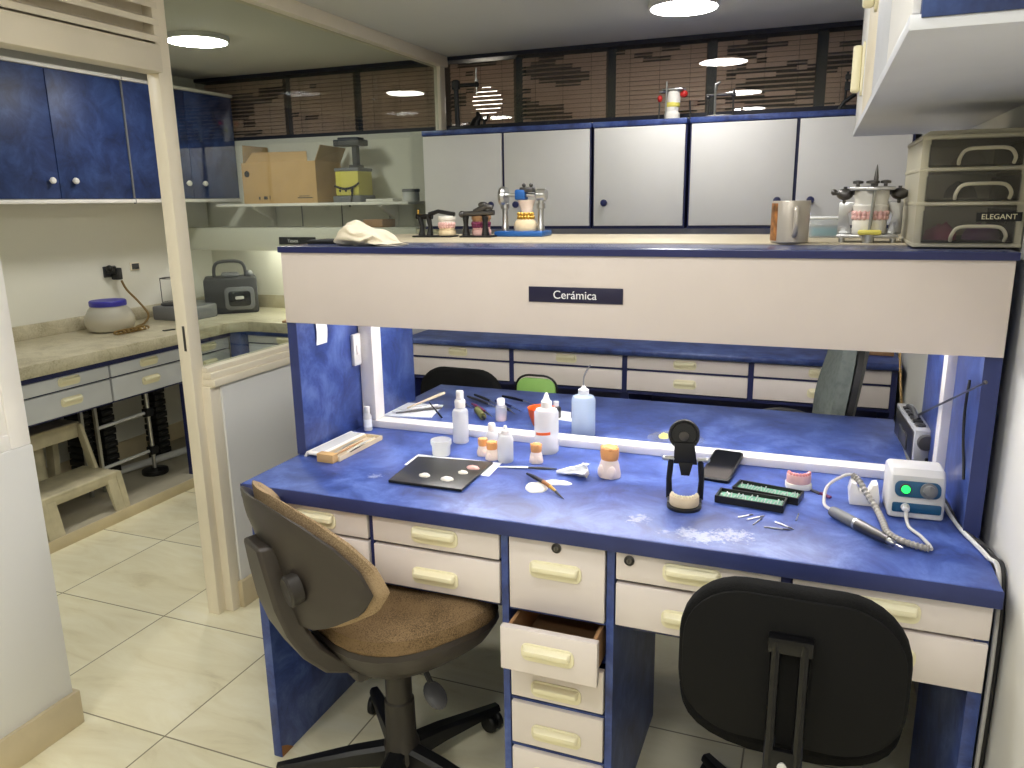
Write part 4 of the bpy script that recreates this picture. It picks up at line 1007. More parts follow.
# ---- micromotor
t = thing('control_unit', 'white micromotor control unit with green lamp and blue panel at the right end', 'control unit', (0.232, 1.735, D), math.radians(3))
prof = [(0.0,0.004),(0.0,0.040),(0.012,0.092),(0.026,0.104),(0.080,0.106),(0.098,0.098),(0.104,0.006),(0.098,0.0),(0.006,0.0)]
b = MB(); b.prism(prof, -0.054, 0.054, 'X', 0.008, 3); b.build('housing', 'lgrey', t)
sl = math.atan2(0.012, 0.052)
b = MB(); b.X = Matrix.Translation((0, 0.0035, 0.066)) @ Matrix.Rotation(-sl, 4, 'X'); b.prism(rrect(0.088, 0.034, 0.013, 5), -0.0022, 0.002, 'Y', 0.001); b.build('front_panel', 'teal', t)
b = MB(); b.X = Matrix.Translation((0, -0.0005, 0.026)); b.prism(rrect(0.094, 0.021, 0.004, 4), -0.002, 0.001, 'Y', 0.0008); b.build('lower_panel', 'teal', t)
b = MB(); b.X = Matrix.Translation((-0.024, 0.0015, 0.067)) @ Matrix.Rotation(-sl, 4, 'X'); b.lathe([(0.011,0),(0.011,-0.004),(0.009,-0.005)], n=24, axis='Y'); b.build('lamp_ring', 'dgrey', t)
b = MB(); b.X = Matrix.Translation((-0.024, -0.003, 0.067)) @ Matrix.Rotation(-sl, 4, 'X'); b.lathe([(0.0088,0),(0.0088,-0.002),(0.005,-0.004),(0.0005,-0.0045)], n=24, axis='Y'); b.build('green_lamp', 'led', t)
b = MB(); b.X = Matrix.Translation((0.020, 0.0015, 0.066)) @ Matrix.Rotation(-sl, 4, 'X'); b.lathe([(0.0165,0),(0.0165,-0.005),(0.0125,-0.006),(0.0115,-0.016),(0.009,-0.0175),(0.0005,-0.0175)], n=28, axis='Y'); b.box(-0.0012, 0.0012, -0.0185, -0.017, 0, 0.011); b.build('dial', 'mgrey', t)
b = MB(); b.X = Matrix.Translation((-0.022, -0.002, 0.028)); b.lathe([(0.0085,0),(0.0085,-0.006),(0.0065,-0.008),(0.0065,-0.018),(0.004,-0.020)], n=20, axis='Y'); b.build('cable_plug', 'lgrey', t)
t = thing('handpiece_rest', 'white two-horned handpiece rest beside the control unit', 'rest', (0.135, 1.800, D), 0.05)
b = MB(); b.prism([(-0.030,0),(0.030,0),(0.030,0.020),(0.024,0.052),(0.014,0.050),(0.006,0.030),(-0.010,0.030),(-0.020,0.050),(-0.030,0.052),(-0.034,0.030)], -0.018, 0.018, 'Y', 0.003); b.build('body', 'frame', t)
def hpm(): return Matrix.Translation((0.125, 1.628, D + 0.0125)) @ Matrix.Rotation(math.atan2(1.556-1.700, 0.184-0.066), 4, 'Z')
t = thing('handpiece', 'grey micromotor handpiece lying in front of its rest', 'handpiece', (0.125, 1.628, D), math.atan2(1.556-1.700, 0.184-0.066))
b = MB(); b.lathe([(0.006,-0.094),(0.0105,-0.090),(0.012,-0.080),(0.012,-0.020)], (0,0,0.0125), 20, axis='X'); b.build('motor', 'mgrey', t)
b = MB(); b.lathe([(0.0125,-0.020),(0.0125,-0.014)], (0,0,0.0125), 20, axis='X'); b.build('ring', 'steel', t)
b = MB(); b.lathe([(0.0120,-0.014),(0.0110,0.040),(0.0085,0.064),(0.0085,0.068)], (0,0,0.0125), 20, axis='X'); b.build('grip', 'dsteel', t)
b = MB(); b.lathe([(0.0065,0.068),(0.006,0.080),(0.0035,0.084)], (0,0,0.0125), 16, axis='X'); b.build('collet', 'steel', t)
b = MB(); b.lathe([(0.0012,0.083),(0.0012,0.094),(0.0018,0.096),(0.0010,0.106)], (0,0,0.0125), 8, axis='X'); b.build('bur', 'steel', t)
pth = smoothpath([(0.066,1.706,D+.012),(0.052,1.735,D+.014),(0.058,1.790,D+.035),(0.090,1.812,D+.055),(0.106,1.812,D+.060)], 6)
single('handpiece_cable', MB().tube(pth, 0.0036, 8), 'cable', 'smooth grey cable looping from the handpiece up over its rest', 'cable')
pth = smoothpath([(0.108,1.812,D+.060),(0.122,1.800,D+.052),(0.140,1.772,D+.030),(0.158,1.735,D+.012),(0.166,1.680,D+.0085),(0.170,1.630,D+.0085),(0.186,1.600,D+.0085),(0.215,1.578,D+.0085),(0.240,1.570,D+.0085)], 16)
single('ribbed_hose', MB().tube(pth, [0.0072 if (i // 2) % 2 else 0.0056 for i in range(len(pth))], 10), 'hose', 'grey ribbed hose running from the rest past the handpiece', 'hose', ang=20)
pth = smoothpath([(0.211,1.716,D+.026),(0.212,1.700,D+.012),(0.216,1.675,D+.005),(0.232,1.640,D+.004),(0.243,1.600,D+.004),(0.244,1.575,D+.006)], 6)
single('plug_cable', MB().tube(pth, 0.0035, 8), 'cable', 'white plug cable curling from the front of the control unit', 'cable')
for i, (dx, m, l) in enumerate(((0, 'lgrey', 'pale mains cable running off the right edge of the worktop'), (0.012, 'blackc', 'black mains cable beside the pale one at the right edge'))):
    pth = smoothpath([(0.292+dx*.3,1.835,D+.02),(0.300+dx*.5,1.80,D+.006),(0.312+dx*.1,1.70,D+.005),(0.325+dx,1.64,D+.005),(0.338+dx,1.575,D+.005),(0.350+dx*.6,1.53,D-.01),(0.351+dx*.6,1.50,0.6),(0.351+dx*.6,1.52,0.05)], 6)
    single('mains_cable', MB().tube(pth, 0.0045, 8), m, l, 'cable')
pth = smoothpath([(0.3125,1.80,1.075),(0.309,1.79,1.045),(0.308,1.785,1.00),(0.309,1.77,0.95),(0.311,1.75,0.91),(0.3115,1.735,0.88)], 5)
single('thin_cable', MB().tube(pth, 0.0028, 8), 'blackc', 'thin black cable hanging down the right blue upright', 'cable')

# ------------------------------------------------------------------ far worktop
t = thing('instrument_tray', 'white paper with dental tools laid on it, behind the left end of the sill', 'tray', (-1.205, 2.19, D), math.radians(8))
MB().prism([(-0.075,-0.085),(0.085,-0.075),(0.075,0.075),(-0.075,0.085)], 0, 0.004, 'Z', 0.001).build('paper_stack', 'paper', t)
for i, (p0, p1, r, m, l) in enumerate((((-1.255,2.13,D+.008),(-1.15,2.25,D+.009),.004,'steel','steel forceps lying lowest on the white paper'),((-1.235,2.12,D+.008),(-1.12,2.22,D+.010),.004,'dsteel','dark steel probe lying across the white paper'),((-1.215,2.16,D+.016),(-1.135,2.275,D+.046),.0055,'casetray','pale-handled instrument leaning up off the white paper'),((-1.155,2.20,D+.030),(-1.075,2.13,D+.004),.0035,'blackmet','black rod lying off the edge of the white paper'))):
    a, c = Vector(p0), Vector(p1); mid = (a+c)/2
    single('instrument', MB().tube([a, a.lerp(c, .5), a.lerp(c, .9), c], [r*.5, r*.8, r, r*.8], 8), m, l, 'instrument')
rnd = random.Random(5)
tools = [((-1.12,2.33),(-1.03,2.27),'navy','short navy-handled tool at the left of the tool pile'), ((-1.10,2.385),(-0.93,2.27),'dsteel','long steel tool at the back of the tool pile'), ((-1.08,2.40),(-0.95,2.30),'black','long black tool at the back of the tool pile'), ((-1.05,2.31),(-0.925,2.19),'maroon','maroon-handled tool in front of the tool pile'),
         ((-0.985,2.36),(-0.86,2.27),'navy','navy-handled tool slanting right of the tool pile'), ((-0.98,2.41),(-0.84,2.35),'blackmet','black metal tool farthest right in the tool pile'), ((-0.96,2.33),(-0.87,2.245),'dgrey','grey tool behind the small clear vial')]
for i, (a, c, m, l) in enumerate(tools):
    z = D + 0.006 + 0.004*(i % 3); L = math.hypot(c[0]-a[0], c[1]-a[1])
    t = thing('hand_tool', l, 'tool', ((a[0]+c[0])/2, (a[1]+c[1])/2, D), math.atan2(c[1]-a[1], c[0]-a[0]), 'hand tools on the far worktop')
    z -= D
    MB().tube([(-L/2,0,z),(-L*.1,0,z+.001),(L*.15,0,z)], [0.004,0.0052,0.004], 8).build('handle', m, t)
    MB().tube([(L*.15,0,z),(L/2,0,z-.003)], [0.0026,0.0012], 8).build('shaft', 'steel', t)
t = thing('hand_tool', 'thick tool with olive ribbed grip nearest the sill in the tool pile', 'tool', (-0.965, 2.185, D), math.radians(-55), 'hand tools on the far worktop')
pp = [(-0.055+.004*i, 0, 0.0115) for i in range(24)]
MB().tube(pp, [0.0115 if i % 3 else 0.0095 for i in range(24)], 10).build('grip', mat('olive_grip', (96, 98, 60), 0.5), t); MB().tube([(0.036,0,0.0115),(0.058,0,0.0105)], [0.006,0.004], 10).build('tip', 'black', t)
t = thing('vial', 'small clear vial with white cap standing on the far worktop by the tools', 'vial', (-0.888, 2.17, D))
b = MB(); b.lathe([(0.016,0),(0.018,0.002),(0.018,0.045),(0.012,0.052)], n=24); b.build('body', 'clearpl', t)
b = MB(); b.lathe([(0.0005,0.002),(0.0145,0.003),(0.0145,0.014),(0.0005,0.015)], n=20); b.build('contents', 'pinkpl', t)
b = MB(); b.lathe([(0.0125,0.050),(0.0128,0.068),(0.011,0.071),(0.0005,0.071)], n=24); b.build('cap', 'frame', t)
t = thing('mixing_bowl', 'orange rubber mixing bowl on the far worktop behind the striped bottle', 'bowl', (-0.750, 2.155, D))
b = MB(); b.lathe([(0.022,0),(0.026,0.004),(0.036,0.032),(0.041,0.055),(0.042,0.058),(0.0395,0.056),(0.034,0.032),(0.024,0.007),(0.0005,0.006)], n=36); b.build('bowl', 'orangebowl', t)
single('paper_sheet', MB().prism([(-0.085,-0.04),(0.075,-0.045),(0.085,0.05),(-0.08,0.055)], 0, 0.001, 'Z'), 'paper', 'white paper sheet under the small bottles beyond the orange bowl', 'paper', (-0.735, 2.28, D), -0.15)
for x, y, m, l in ((-0.775, 2.26, 'dgrey', 'small dark bottle on the far paper sheet, left of two'), (-0.735, 2.255, 'dsteel', 'small grey bottle on the far paper sheet, right of two')):
    t = thing('small_bottle', l, 'bottle', (x, y, D + .001), 0, 'small bottles beyond the orange bowl')
    b = MB(); b.lathe([(0.014,0),(0.016,0.003),(0.016,0.032),(0.008,0.038)], n=20); b.build('body', m, t); b = MB(); b.lathe([(0.009,0.037),(0.009,0.052),(0.0005,0.053)], n=16); b.build('cap', 'lgrey', t)
t = thing('dark_box', 'small dark blue box at the right of the far paper sheet', 'box', (-0.665, 2.29, D + .001), 0.3)
MB().box(-0.03, 0.03, -0.022, 0.022, 0, 0.02, 0.002).build('box', 'navy', t)
t = thing('plastic_bag', 'flat clear plastic bag holding yellow pieces behind the sill', 'bag', (-0.345, 2.15, D))
b = crumple(0.085, 0.05, 0.014, 3.3, 30, 7, 0.5, 4); b.build('film', 'film', t)
single('yellow_piece', crumple(0.016, 0.02, 0.010, 2.0, 16, 5), 'yellow', 'yellow wax piece in the clear bag', 'wax', (-0.375, 2.155, D + .0006))
single('pink_piece', crumple(0.018, 0.015, 0.009, 7.0, 16, 5), 'pinkpl', 'pinkish piece in the clear bag', 'wax', (-0.305, 2.15, D + .0006))
# radio
t = thing('radio', 'silver portable radio with raised antenna behind the right end of the sill', 'radio', (0.272, 2.26, D), math.radians(4))
b = MB(); b.box(-0.020, 0.022, -0.14, 0.14, 0, 0.092, 0.005); b.build('body', 'radio', t)
b = MB(); b.box(-0.0215, -0.019, -0.13, 0.13, 0.008, 0.084, 0.001)
b.build('speaker_grille', 'dsteel', t)
b = MB(); b.box(-0.025, -0.021, -0.06, 0.05, 0.012, 0.055, 0.002); b.build('cassette_door', 'dgrey', t)
b = MB(); b.lathe([(0.020,0),(0.021,-0.008),(0.018,-0.014),(0.0005,-0.015)], (0.006, -0.14, 0.062), 24, axis='Y'); b.build('dial', 'dgrey', t)
b = MB(); b.lathe([(0.006,0),(0.006,-0.008),(0.0005,-0.009)], (0.014, -0.14, 0.015), 14, axis='Y'); b.build('jack', 'black', t)
for k in range(6):
    b = MB(); b.box(-0.014, 0.010, -0.11+k*.034, -0.086+k*.034, 0.091, 0.098, 0.002); b.build('button', 'black' if k % 2 else 'dgrey', t)
b = MB(); b.tube([(0.0,-0.05,0.096),(-0.005,-0.01,0.112),(0.0,0.05,0.104),(0.002,0.10,0.094)], 0.006, 8); b.build('carry_handle', 'dgrey', t)
b = MB(); b.tube([(0.281,2.28,0.868),(0.284,2.06,0.945),(0.300,1.585,1.117)], [0.0035,0.0028,0.0018], 8); b.sphere((0.300,1.585,1.117), 0.004, 8, 6); b.build('antenna', 'dsteel', t, w=True)
pth = smoothpath([(0.285,2.42,D+.04),(0.290,2.48,D+.06),(0.30,2.52,1.0),(0.295,2.54,1.2),(0.290,2.31,1.30)], 6)
single('power_cord', MB().tube([(0.262,2.44,D+.05),(0.255,2.47,D+.12),(0.245,2.48,1.0),(0.245,2.48,1.31)], 0.0035, 8), 'brownc', 'brown cord rising from the back of the radio', 'cord')

# ------------------------------------------------------------------ on top of the overhead panel
TZ = 1.348
mb = MB(); rings = []
hp = [(0, .012), (.04, .040), (.12, .056), (.22, .060), (.34, .050), (.46, .041), (.58, .040), (.68, .036), (.76, .022), (.82, .012), (1.0, .007)]
for i in range(57):
    f = i/56; x = -0.080 + 0.160*f
    for (a, h0), (c, h1) in zip(hp, hp[1:]):
        if f <= c: h = h0 + (h1-h0)*(f-a)/(c-a); break
    wd = 0.040 + 0.014*math.sin(PI*f) - (0.02 if f < .03 else 0); ring = []
    for j in range(40):
        a = 2*PI*j/40; ca, sa = math.cos(a), math.sin(a)
        q = 1 + 0.16*noise.noise(Vector((f*7, ca*2.2, sa*2.2))) + 0.10*math.sin(6*a + 16*f + 2*math.sin(9*f)) * min(1, f*4)
        ring.append((x + 0.010*math.sin(a*3+f*9), wd*ca*q, max(0, h*0.5 + h*0.5*sa*q)))
    rings.append(ring)
mb.grid_faces(rings)
single('rag', mb, 'rag', 'crumpled cream rag lying at the left end of the overhead panel', 'rag', (-1.060, 1.735, 1.345), ang=60)
t = thing('flat_case', 'flat dark case lying left of the cream rag', 'case', (-1.235, 1.83, 1.345), 0.05)
MB().box(-0.05, 0.055, -0.05, 0.05, 0, 0.007, 0.002).build('tray', 'black', t)
MB().box(-0.05, 0.055, -0.05, 0.05, 0.0072, 0.010, 0.001).build('lid', 'dgrey', t)

def tooth_ring(b, cx, cy, z, rx, ry, n, r, a0=150, a1=390):
    for i in range(n):
        a = math.radians(a0 + (a1 - a0) * (i + .5) / n)
        b.sphere((cx + rx*math.cos(a), cy + ry*math.sin(a), z), (r, r, r*1.35), 8, 6)
def horseshoe(w, d, n=18):
    return [(w*.5*math.cos(math.radians(170+200*i/n)), d*.62*math.sin(math.radians(170+200*i/n)) + d*.12) for i in range(n+1)] + [(w*.36, d*.5), (-w*.36, d*.5)]
def simple_cast(t, x, y, z, w, h, upper='plaster', lower='cplaster', gum='pinkpl'):
    P = [(x + px, y + py) for px, py in horseshoe(w, w*.85)]
    Q = [(x + px*.9, y + py*.9) for px, py in horseshoe(w, w*.85)]
    c = MB(); c.prism(P, z, z+h*.26, 'Z', 0.002); c.prism(Q, z+h*.25, z+h*.42, 'Z', 0.003); c.build('lower_cast', lower, t)
    c = MB(); tooth_ring(c, x, y+w*.05, z+h*.47, w*.40, w*.44, 12, h*.085); tooth_ring(c, x, y+w*.05, z+h*.58, w*.42, w*.46, 12, h*.085); c.prism([(x+(a-x)*.72, y+(b_-y)*.72) for a, b_ in Q], z+h*.40, z+h*.66, 'Z'); c.build('tooth_band', gum, t)
    c = MB(); c.prism(Q, z+h*.62, z+h*.78, 'Z', 0.003); c.prism(P, z+h*.77, z+h, 'Z', 0.002); c.build('upper_cast', upper, t)
# 1: small black hinge articulator
t = thing('articulator', 'small black hinge articulator holding a pinkish cast, leftmost on the overhead panel', 'articulator', (-1.07, 2.125, TZ), 0, 'articulators on the overhead panel')
MB().box(-0.065, 0.062, -0.03, 0.03, 0, 0.005, 0.002).build('base', 'black', t)
for x, k in ((-0.047, .9), (-0.020, 1)):
    b = MB(); b.tube([(x,0,0.004),(x+.003,0,0.03),(x-.004,0,0.066*k)], [0.011,0.0065,0.009], 10); b.build('post', 'black', t)
MB().tube([(-0.062,0,0.060),(-0.010,0,0.060)], 0.008, 10).build('hinge', 'blackmet', t)
MB().tube([(-0.02,0,0.066),(0.01,0,0.075),(0.064,0,0.066)], [0.007,0.006,0.006], 8).build('upper_arm', 'black', t)
simple_cast(t, 0.036, 0, 0.005, 0.052, 0.056)
b = MB(); b.tube([(-0.056,0,0.066),(-0.056,0,0.08)], 0.003, 8); b.build('pin', 'brass', t)
# 2
t = thing('articulator', 'dark articulator with brownish cast standing left of the blue-footed one', 'articulator', (-0.93, 2.13, TZ), 0, 'articulators on the overhead panel')
MB().box(-0.05, 0.05, -0.035, 0.035, 0, 0.005, 0.002).build('base', 'black', t)
for x in (-0.038, 0.024):
    b = MB(); b.tube([(x,-.01,0.004),(x,-.01,0.035),(x,-.01,0.060)], [0.012,0.007,0.010], 10); b.build('post', 'black', t)
b = MB(); b.tube([(-0.055,-.01,0.066),(0.052,-.01,0.070)], 0.008, 10); b.tube([(-0.01,-.01,0.072),(0.03,-.012,0.088),(0.048,-.01,0.084)], [0.008,0.010,0.007], 10); b.build('hinge', 'dsteel', t)
b = MB(); b.sphere((0.014,0.0,0.092), (0.016,0.012,0.009), 12, 8); b.sphere((-0.05,-.01,0.066), (0.010,0.010,0.010), 10, 8); b.build('knob', 'dsteel', t)
simple_cast(t, 0.0, 0.012, 0.005, 0.058, 0.058, 'wood', 'pinkpl', 'maroon')
# 3 blue-footed
t = thing('articulator', 'chrome articulator with bright blue foot plate and a gold-toothed cast', 'articulator', (-0.815, 2.19, TZ), 0, 'articulators on the overhead panel')
MB().box(-0.075, 0.075, -0.045, 0.045, 0, 0.016, 0.004).build('base', 'skyblue', t)
for x in (-0.056, 0.056):
    b = MB(); b.lathe([(0.011,0.015),(0.011,0.03),(0.009,0.034),(0.009,0.078),(0.013,0.080),(0.013,0.094),(0.008,0.096),(0.008,0.104)], (x, 0, 0), 20); b.build('post', 'steel', t)
b = MB(); b.tube([(-0.066,0,0.118),(0.070,0,0.118)], 0.006, 12); b.build('axle', 'steel', t)
b = MB(); b.lathe([(0.010,-0.010),(0.026,-0.009),(0.029,0),(0.026,0.009),(0.010,0.010)], (-0.060, 0, 0.115), 28, axis='X'); b.build('disc', 'steel', t)
b = MB(); b.lathe([(0.014,-0.016),(0.017,-0.012),(0.017,0.012),(0.014,0.016)], (0.058, 0, 0.118), 24, axis='X'); b.build('end_cap', 'steel', t)
b = MB(); b.box(-0.02, 0.012, -0.018, 0.018, 0.104, 0.134, 0.005); b.build('clamp', 'skyblue', t)
b = MB(); b.box(-0.005, 0.035, -0.016, 0.016, 0.126, 0.140, 0.003); b.sphere((0.004,0,0.146), 0.006, 10, 8); b.sphere((0.026,0,0.146), 0.006, 10, 8); b.build('screw', 'dsteel', t)
b = MB(); b.lathe([(0.034,0.016),(0.036,0.022),(0.035,0.034),(0.030,0.044),(0.024,0.050)], (0.008, 0, 0), 24, sy=0.8); b.build('lower_cast', 'cplaster', t)
b = MB(); b.lathe([(0.021,0.048),(0.023,0.056),(0.021,0.066)], (0.009, 0, 0), 24, sy=0.8); tooth_ring(b, 0.009, 0, 0.054, 0.023, 0.019, 10, 0.0045); tooth_ring(b, 0.008, 0, 0.064, 0.022, 0.018, 10, 0.0045); b.build('tooth_band', 'brass', t)
b = MB(); b.lathe([(0.018,0.064),(0.017,0.074),(0.021,0.088),(0.027,0.104)], (0.012, 0, 0), 24, sy=0.75); b.build('upper_cast', 'vwhite', t)
# mug
t = thing('mug', 'champagne-coloured mug with a picture on its left side on the overhead panel', 'mug', (-0.062, 1.90, TZ))
b = MB(); b.lathe([(0.038,0),(0.041,0.003),(0.0415,0.090),(0.0405,0.093),(0.0385,0.092),(0.038,0.006),(0.0005,0.005)], n=40); b.build('body', 'mugm', t)
pts = []
b = MB(); b.tube(smoothpath([(0.012,-0.040,0.076),(0.0135,-0.058,0.074),(0.0145,-0.066,0.058),(0.0145,-0.066,0.038),(0.013,-0.056,0.022),(0.011,-0.040,0.018)],5), 0.0055, 10); b.build('handle', 'mugm', t)
b = MB(); rg = []
for z in (0.006, 0.088): rg.append([(0.0419*math.cos(a), 0.0419*math.sin(a), z) for a in [math.radians(175 + 55*i/10) for i in range(11)]] + [(0.041*math.cos(a), 0.041*math.sin(a), z) for a in [math.radians(230 - 55*i/10) for i in range(11)]])
b.grid_faces(rg); b.build('picture', 'mugpic', t)
# clear tub with teal contents
t = thing('plastic_tub', 'clear plastic tub with teal contents between the mug and the steel articulator', 'tub', (0.012, 2.17, TZ))
b = MB(); b.box(-0.040, 0.034, -0.03, 0.03, 0, 0.046, 0.004); b.build('body', 'clearpl', t)
b = MB(); b.box(-0.030, 0.030, -0.024, 0.024, 0.004, 0.024, 0.002); b.build('contents', 'tealbox', t)
b = MB(); b.box(-0.042, 0.036, -0.032, 0.032, 0.0462, 0.051, 0.002); b.build('lid', 'paper', t)
# 4 big articulator
t = thing('articulator', 'large steel articulator with tall white plaster cast and spike beside the plastic drawers', 'articulator', (0.104, 1.945, TZ), math.radians(-3), 'articulators on the overhead panel')
b = MB(); b.box(-0.066, 0.060, -0.035, 0.045, 0.010, 0.018, 0.002)
for x in (-0.055, 0.05):
    for y in (-0.025, 0.035): b.cyl((x, y, 0), (x, y, 0.011), 0.006, n=12)
b.build('base', 'steel', t)
for sx in (-1, 1):
    b = MB(); b.prism([(0.036*sx,0.018),(0.066*sx,0.018),(0.066*sx,0.088),(0.022*sx,0.088),(0.022*sx,0.080),(0.046*sx,0.062)], 0.020, 0.026, 'Y', 0.001); b.build('side_frame', 'steel', t)
    b = MB(); b.sphere((sx*0.056, 0.022, 0.105), (0.018, 0.014, 0.013), 14, 10); b.tube([(sx*0.030,0.022,0.108),(sx*0.082,0.022,0.108)], 0.005, 10); b.sphere((sx*0.079,0.022,0.110), 0.007, 10, 8); b.cyl((sx*0.056,0.022,0.085),(sx*0.056,0.022,0.122),0.004,n=10); b.build('condyle', 'dsteel', t)
b = MB(); b.box(-0.046, 0.046, -0.03, 0.03, 0.113, 0.121, 0.002); b.build('upper_plate', 'steel', t)
b = MB()
for x in (-0.030, 0.0, 0.026): b.lathe([(0.004,0.121),(0.004,0.127),(0.011 if x else 0.014,0.128),(0.011 if x else 0.014,0.133),(0.004,0.135)], (x, 0, 0), 16)
b.build('thumbscrew', 'dsteel', t)
b = MB(); b.lathe([(0.005,0.12),(0.005,0.14),(0.003,0.155),(0.0008,0.168)], (0.006, 0, 0), 12); b.build('spike', 'dsteel', t)
b = MB(); b.cyl((0.0, -0.040, 0.012), (0.006, -0.040, 0.120), 0.0035, n=10); b.box(-0.012,0.018,-0.046,-0.025,0.112,0.120,0.002); b.build('incisal_pin', 'steel', t)
b = MB(); b.lathe([(0.034,0.018),(0.036,0.022),(0.035,0.044),(0.034,0.050)], n=28, sy=0.85); b.build('lower_cast', 'plaster', t)
b = MB(); b.lathe([(0.033,0.048),(0.0345,0.052),(0.0335,0.0585),(0.0345,0.065),(0.033,0.069)], n=28, sy=0.85)
tooth_ring(b, 0, 0, 0.0545, 0.0345, 0.0295, 13, 0.0045); tooth_ring(b, 0, 0, 0.0635, 0.0350, 0.0300, 13, 0.0045)
b.build('tooth_band', 'pinkpl', t)
b = MB(); b.lathe([(0.034,0.067),(0.036,0.072),(0.037,0.080),(0.034,0.083),(0.034,0.094),(0.036,0.098),(0.035,0.113)], n=28, sy=0.85); b.build('upper_cast', 'plaster', t)
b = MB(); b.box(-0.022, 0.026, -0.060, -0.030, 0.018, 0.028, 0.004); b.build('incisal_table', 'yellow', t)
MB().cyl((0.0, -0.045, 0), (0.0, -0.045, 0.018), 0.012, n=16).build('front_foot', 'steel', t)
# plastic drawer tower
t = thing('drawer_tower', 'beige plastic tower of three smoky drawers at the right end of the overhead panel', 'drawers', (0.268, 1.90, TZ))
zs = (0.0, 0.080, 0.145, 0.205)
b = MB(); x0, x1, y0, y1 = -0.091, 0.093, -0.140, 0.15
b.box(x0, x0+.004, y0, y1, 0, 0.205, 0.001); b.box(x1-.004, x1, y0, y1, 0, 0.205, 0.001); b.box(x0+.004, x1-.004, y1-.004, y1, 0, 0.205)
for z in zs: b.box(x0-.002, x1+.002, y0-.004, y1, z, z+0.008, 0.002)
b.prism([(x0,0.213),(x1,0.213),(x1-.012,0.222),(x0+.012,0.222)], y0+.01, y1-.005, 'Y', 0.003)
b.box(x0-.001, x0+.014, y0-.003, y0+.004, 0, 0.21, 0.001); b.box(x1-.014, x1+.001, y0-.003, y0+.004, 0, 0.21, 0.001)
b.build('case', 'beigepl', t)
for i in range(3):
    za, zb = zs[i]+.009, zs[i+1]-.001
    b = MB(); b.box(x0+.014, x1-.014, y0-.008, y0-.005, za, zb, 0.001); b.box(x0+.014, x1-.014, y0-.005, y1-.02, za, za+.003); b.box(x0+.012, x0+.015, y0-.005, y1-.02, za, zb-.008); b.box(x1-.015, x1-.012, y0-.005, y1-.02, za, zb-.008)
    dr = b.build('drawer', 'smoke', t)
    b = MB(); zc = za + .004; b.tube(smoothpath([(-.027,y0-.008,zc),(-.027,y0-.018,zc+.012),(-.016,y0-.02,zc+.026),(.02,y0-.02,zc+.028),(.052,y0-.02,zc+.026),(.064,y0-.018,zc+.012),(.064,y0-.008,zc)],4), 0.0035, 8); b.build('handle', 'beigepl', dr)
b = MB(); b.box(0.013, 0.089, -0.1495, -0.1482, 0.050, 0.067); b.build('name_plate', 'black', t)
text('lettering', 'ELEGANT', 0.0140, (0.051, -0.1497, 0.0583), (PI/2, 0, 0), 'letteryel', t, 0.0003)
for i, (x, y, z, m, l) in enumerate(((-0.045, -0.09, 0.013, mat('magenta_plastic', (206, 60, 120), 0.5), 'magenta bundle inside the bottom drawer, left'), (0.045, -0.09, 0.013, mat('violet_plastic', (150, 80, 140), 0.5), 'violet bundle inside the bottom drawer, right'), (0.0, 0.0, 0.094, M['dgrey'], 'dark bundle inside the middle drawer'), (0.02, 0.02, 0.158, M['cplaster'], 'cream bundle inside the top drawer'))):
    single('bundle', crumple(0.032, 0.030, 0.03, i*2.3, 20, 6), m, l, 'bundle', (0.268 + x*.8, 1.90 + y, TZ + z))

# ------------------------------------------------------------------ on the wall cabinets
t = thing('lab_stand', 'black pole stand with a side arm and hanging rod on the left wall cabinet', 'stand', (-1.69, 3.80, 1.80))
MB().box(-0.09, 0.14, -0.06, 0.06, 0, 0.02, 0.004).build('base', 'black', t)
b = MB(); b.cyl((-0.075,0,0.02),(-0.080,0,0.24),0.013,n=14); b.lathe([(0.020,0.205),(0.022,0.215),(0.022,0.242),(0.014,0.25)], (-0.080,0,0), 16); b.build('pole', 'black', t)
b = MB(); b.tube([(-0.080,0,0.222),(0.035,0,0.222)], 0.010, 10); b.sphere((0.035,0,0.222), 0.014, 12, 8); b.build('arm', 'black', t)
b = MB(); b.cyl((0.035,0,0.175),(0.035,0,0.30),0.004,n=10); b.cyl((0.035,0,0.235),(0.035,0,0.245),0.009,n=10); b.build('rod', 'steel', t)
b = MB(); b.tube([(0.02,0,0.02),(0.03,0,0.05),(0.045,0,0.07),(0.035,0,0.09)], [0.03,0.022,0.016,0.008], 12); b.tube([(0.03,0,0.06),(0.09,-.01,0.045),(0.10,-.01,0.075)], [0.006,0.005,0.004], 8); b.tube([(0.07,0,0.02),(0.075,0,0.05)], 0.008, 8); b.build('clamp', 'blackmet', t)
t = thing('articulator', 'articulator with red knobs and a yellow-banded white cast on the middle wall cabinet', 'articulator', (-0.672, 3.80, 1.80), 0, 'articulators on the wall cabinets')
MB().box(-0.055, 0.055, -0.04, 0.04, 0, 0.006, 0.002).build('base', 'dsteel', t)
for sx, h in ((-1, .095), (1, .085)):
    MB().cyl((sx*0.062 if sx < 0 else 0.085, 0, 0), (sx*0.058 if sx < 0 else 0.08, 0, h), 0.0035, n=10).build('post', 'dsteel', t)
b = MB(); b.sphere((-0.058,0,0.10), (0.012,0.012,0.016), 10, 8); b.sphere((0.052,0,0.115), (0.018,0.014,0.016), 12, 8); b.build('knob', 'red', t)
b = MB(); b.box(-0.045, 0.05, -0.03, 0.03, 0.133, 0.139, 0.001); b.tube([(-0.06,0,0.13),(0.06,0,0.136)], 0.005, 8); b.build('upper_plate', 'steel', t)
b = MB(); b.cyl((-0.025,-0.03,0.006),(-0.022,-0.03,0.17),0.004,n=10); b.build('pin', 'steel', t)
b = MB(); b.lathe([(0.036,0.006),(0.036,0.03),(0.028,0.04),(0.030,0.058),(0.030,0.062)], (0.0,0,0), 24, sy=.85); b.build('lower_cast', 'plaster', t)
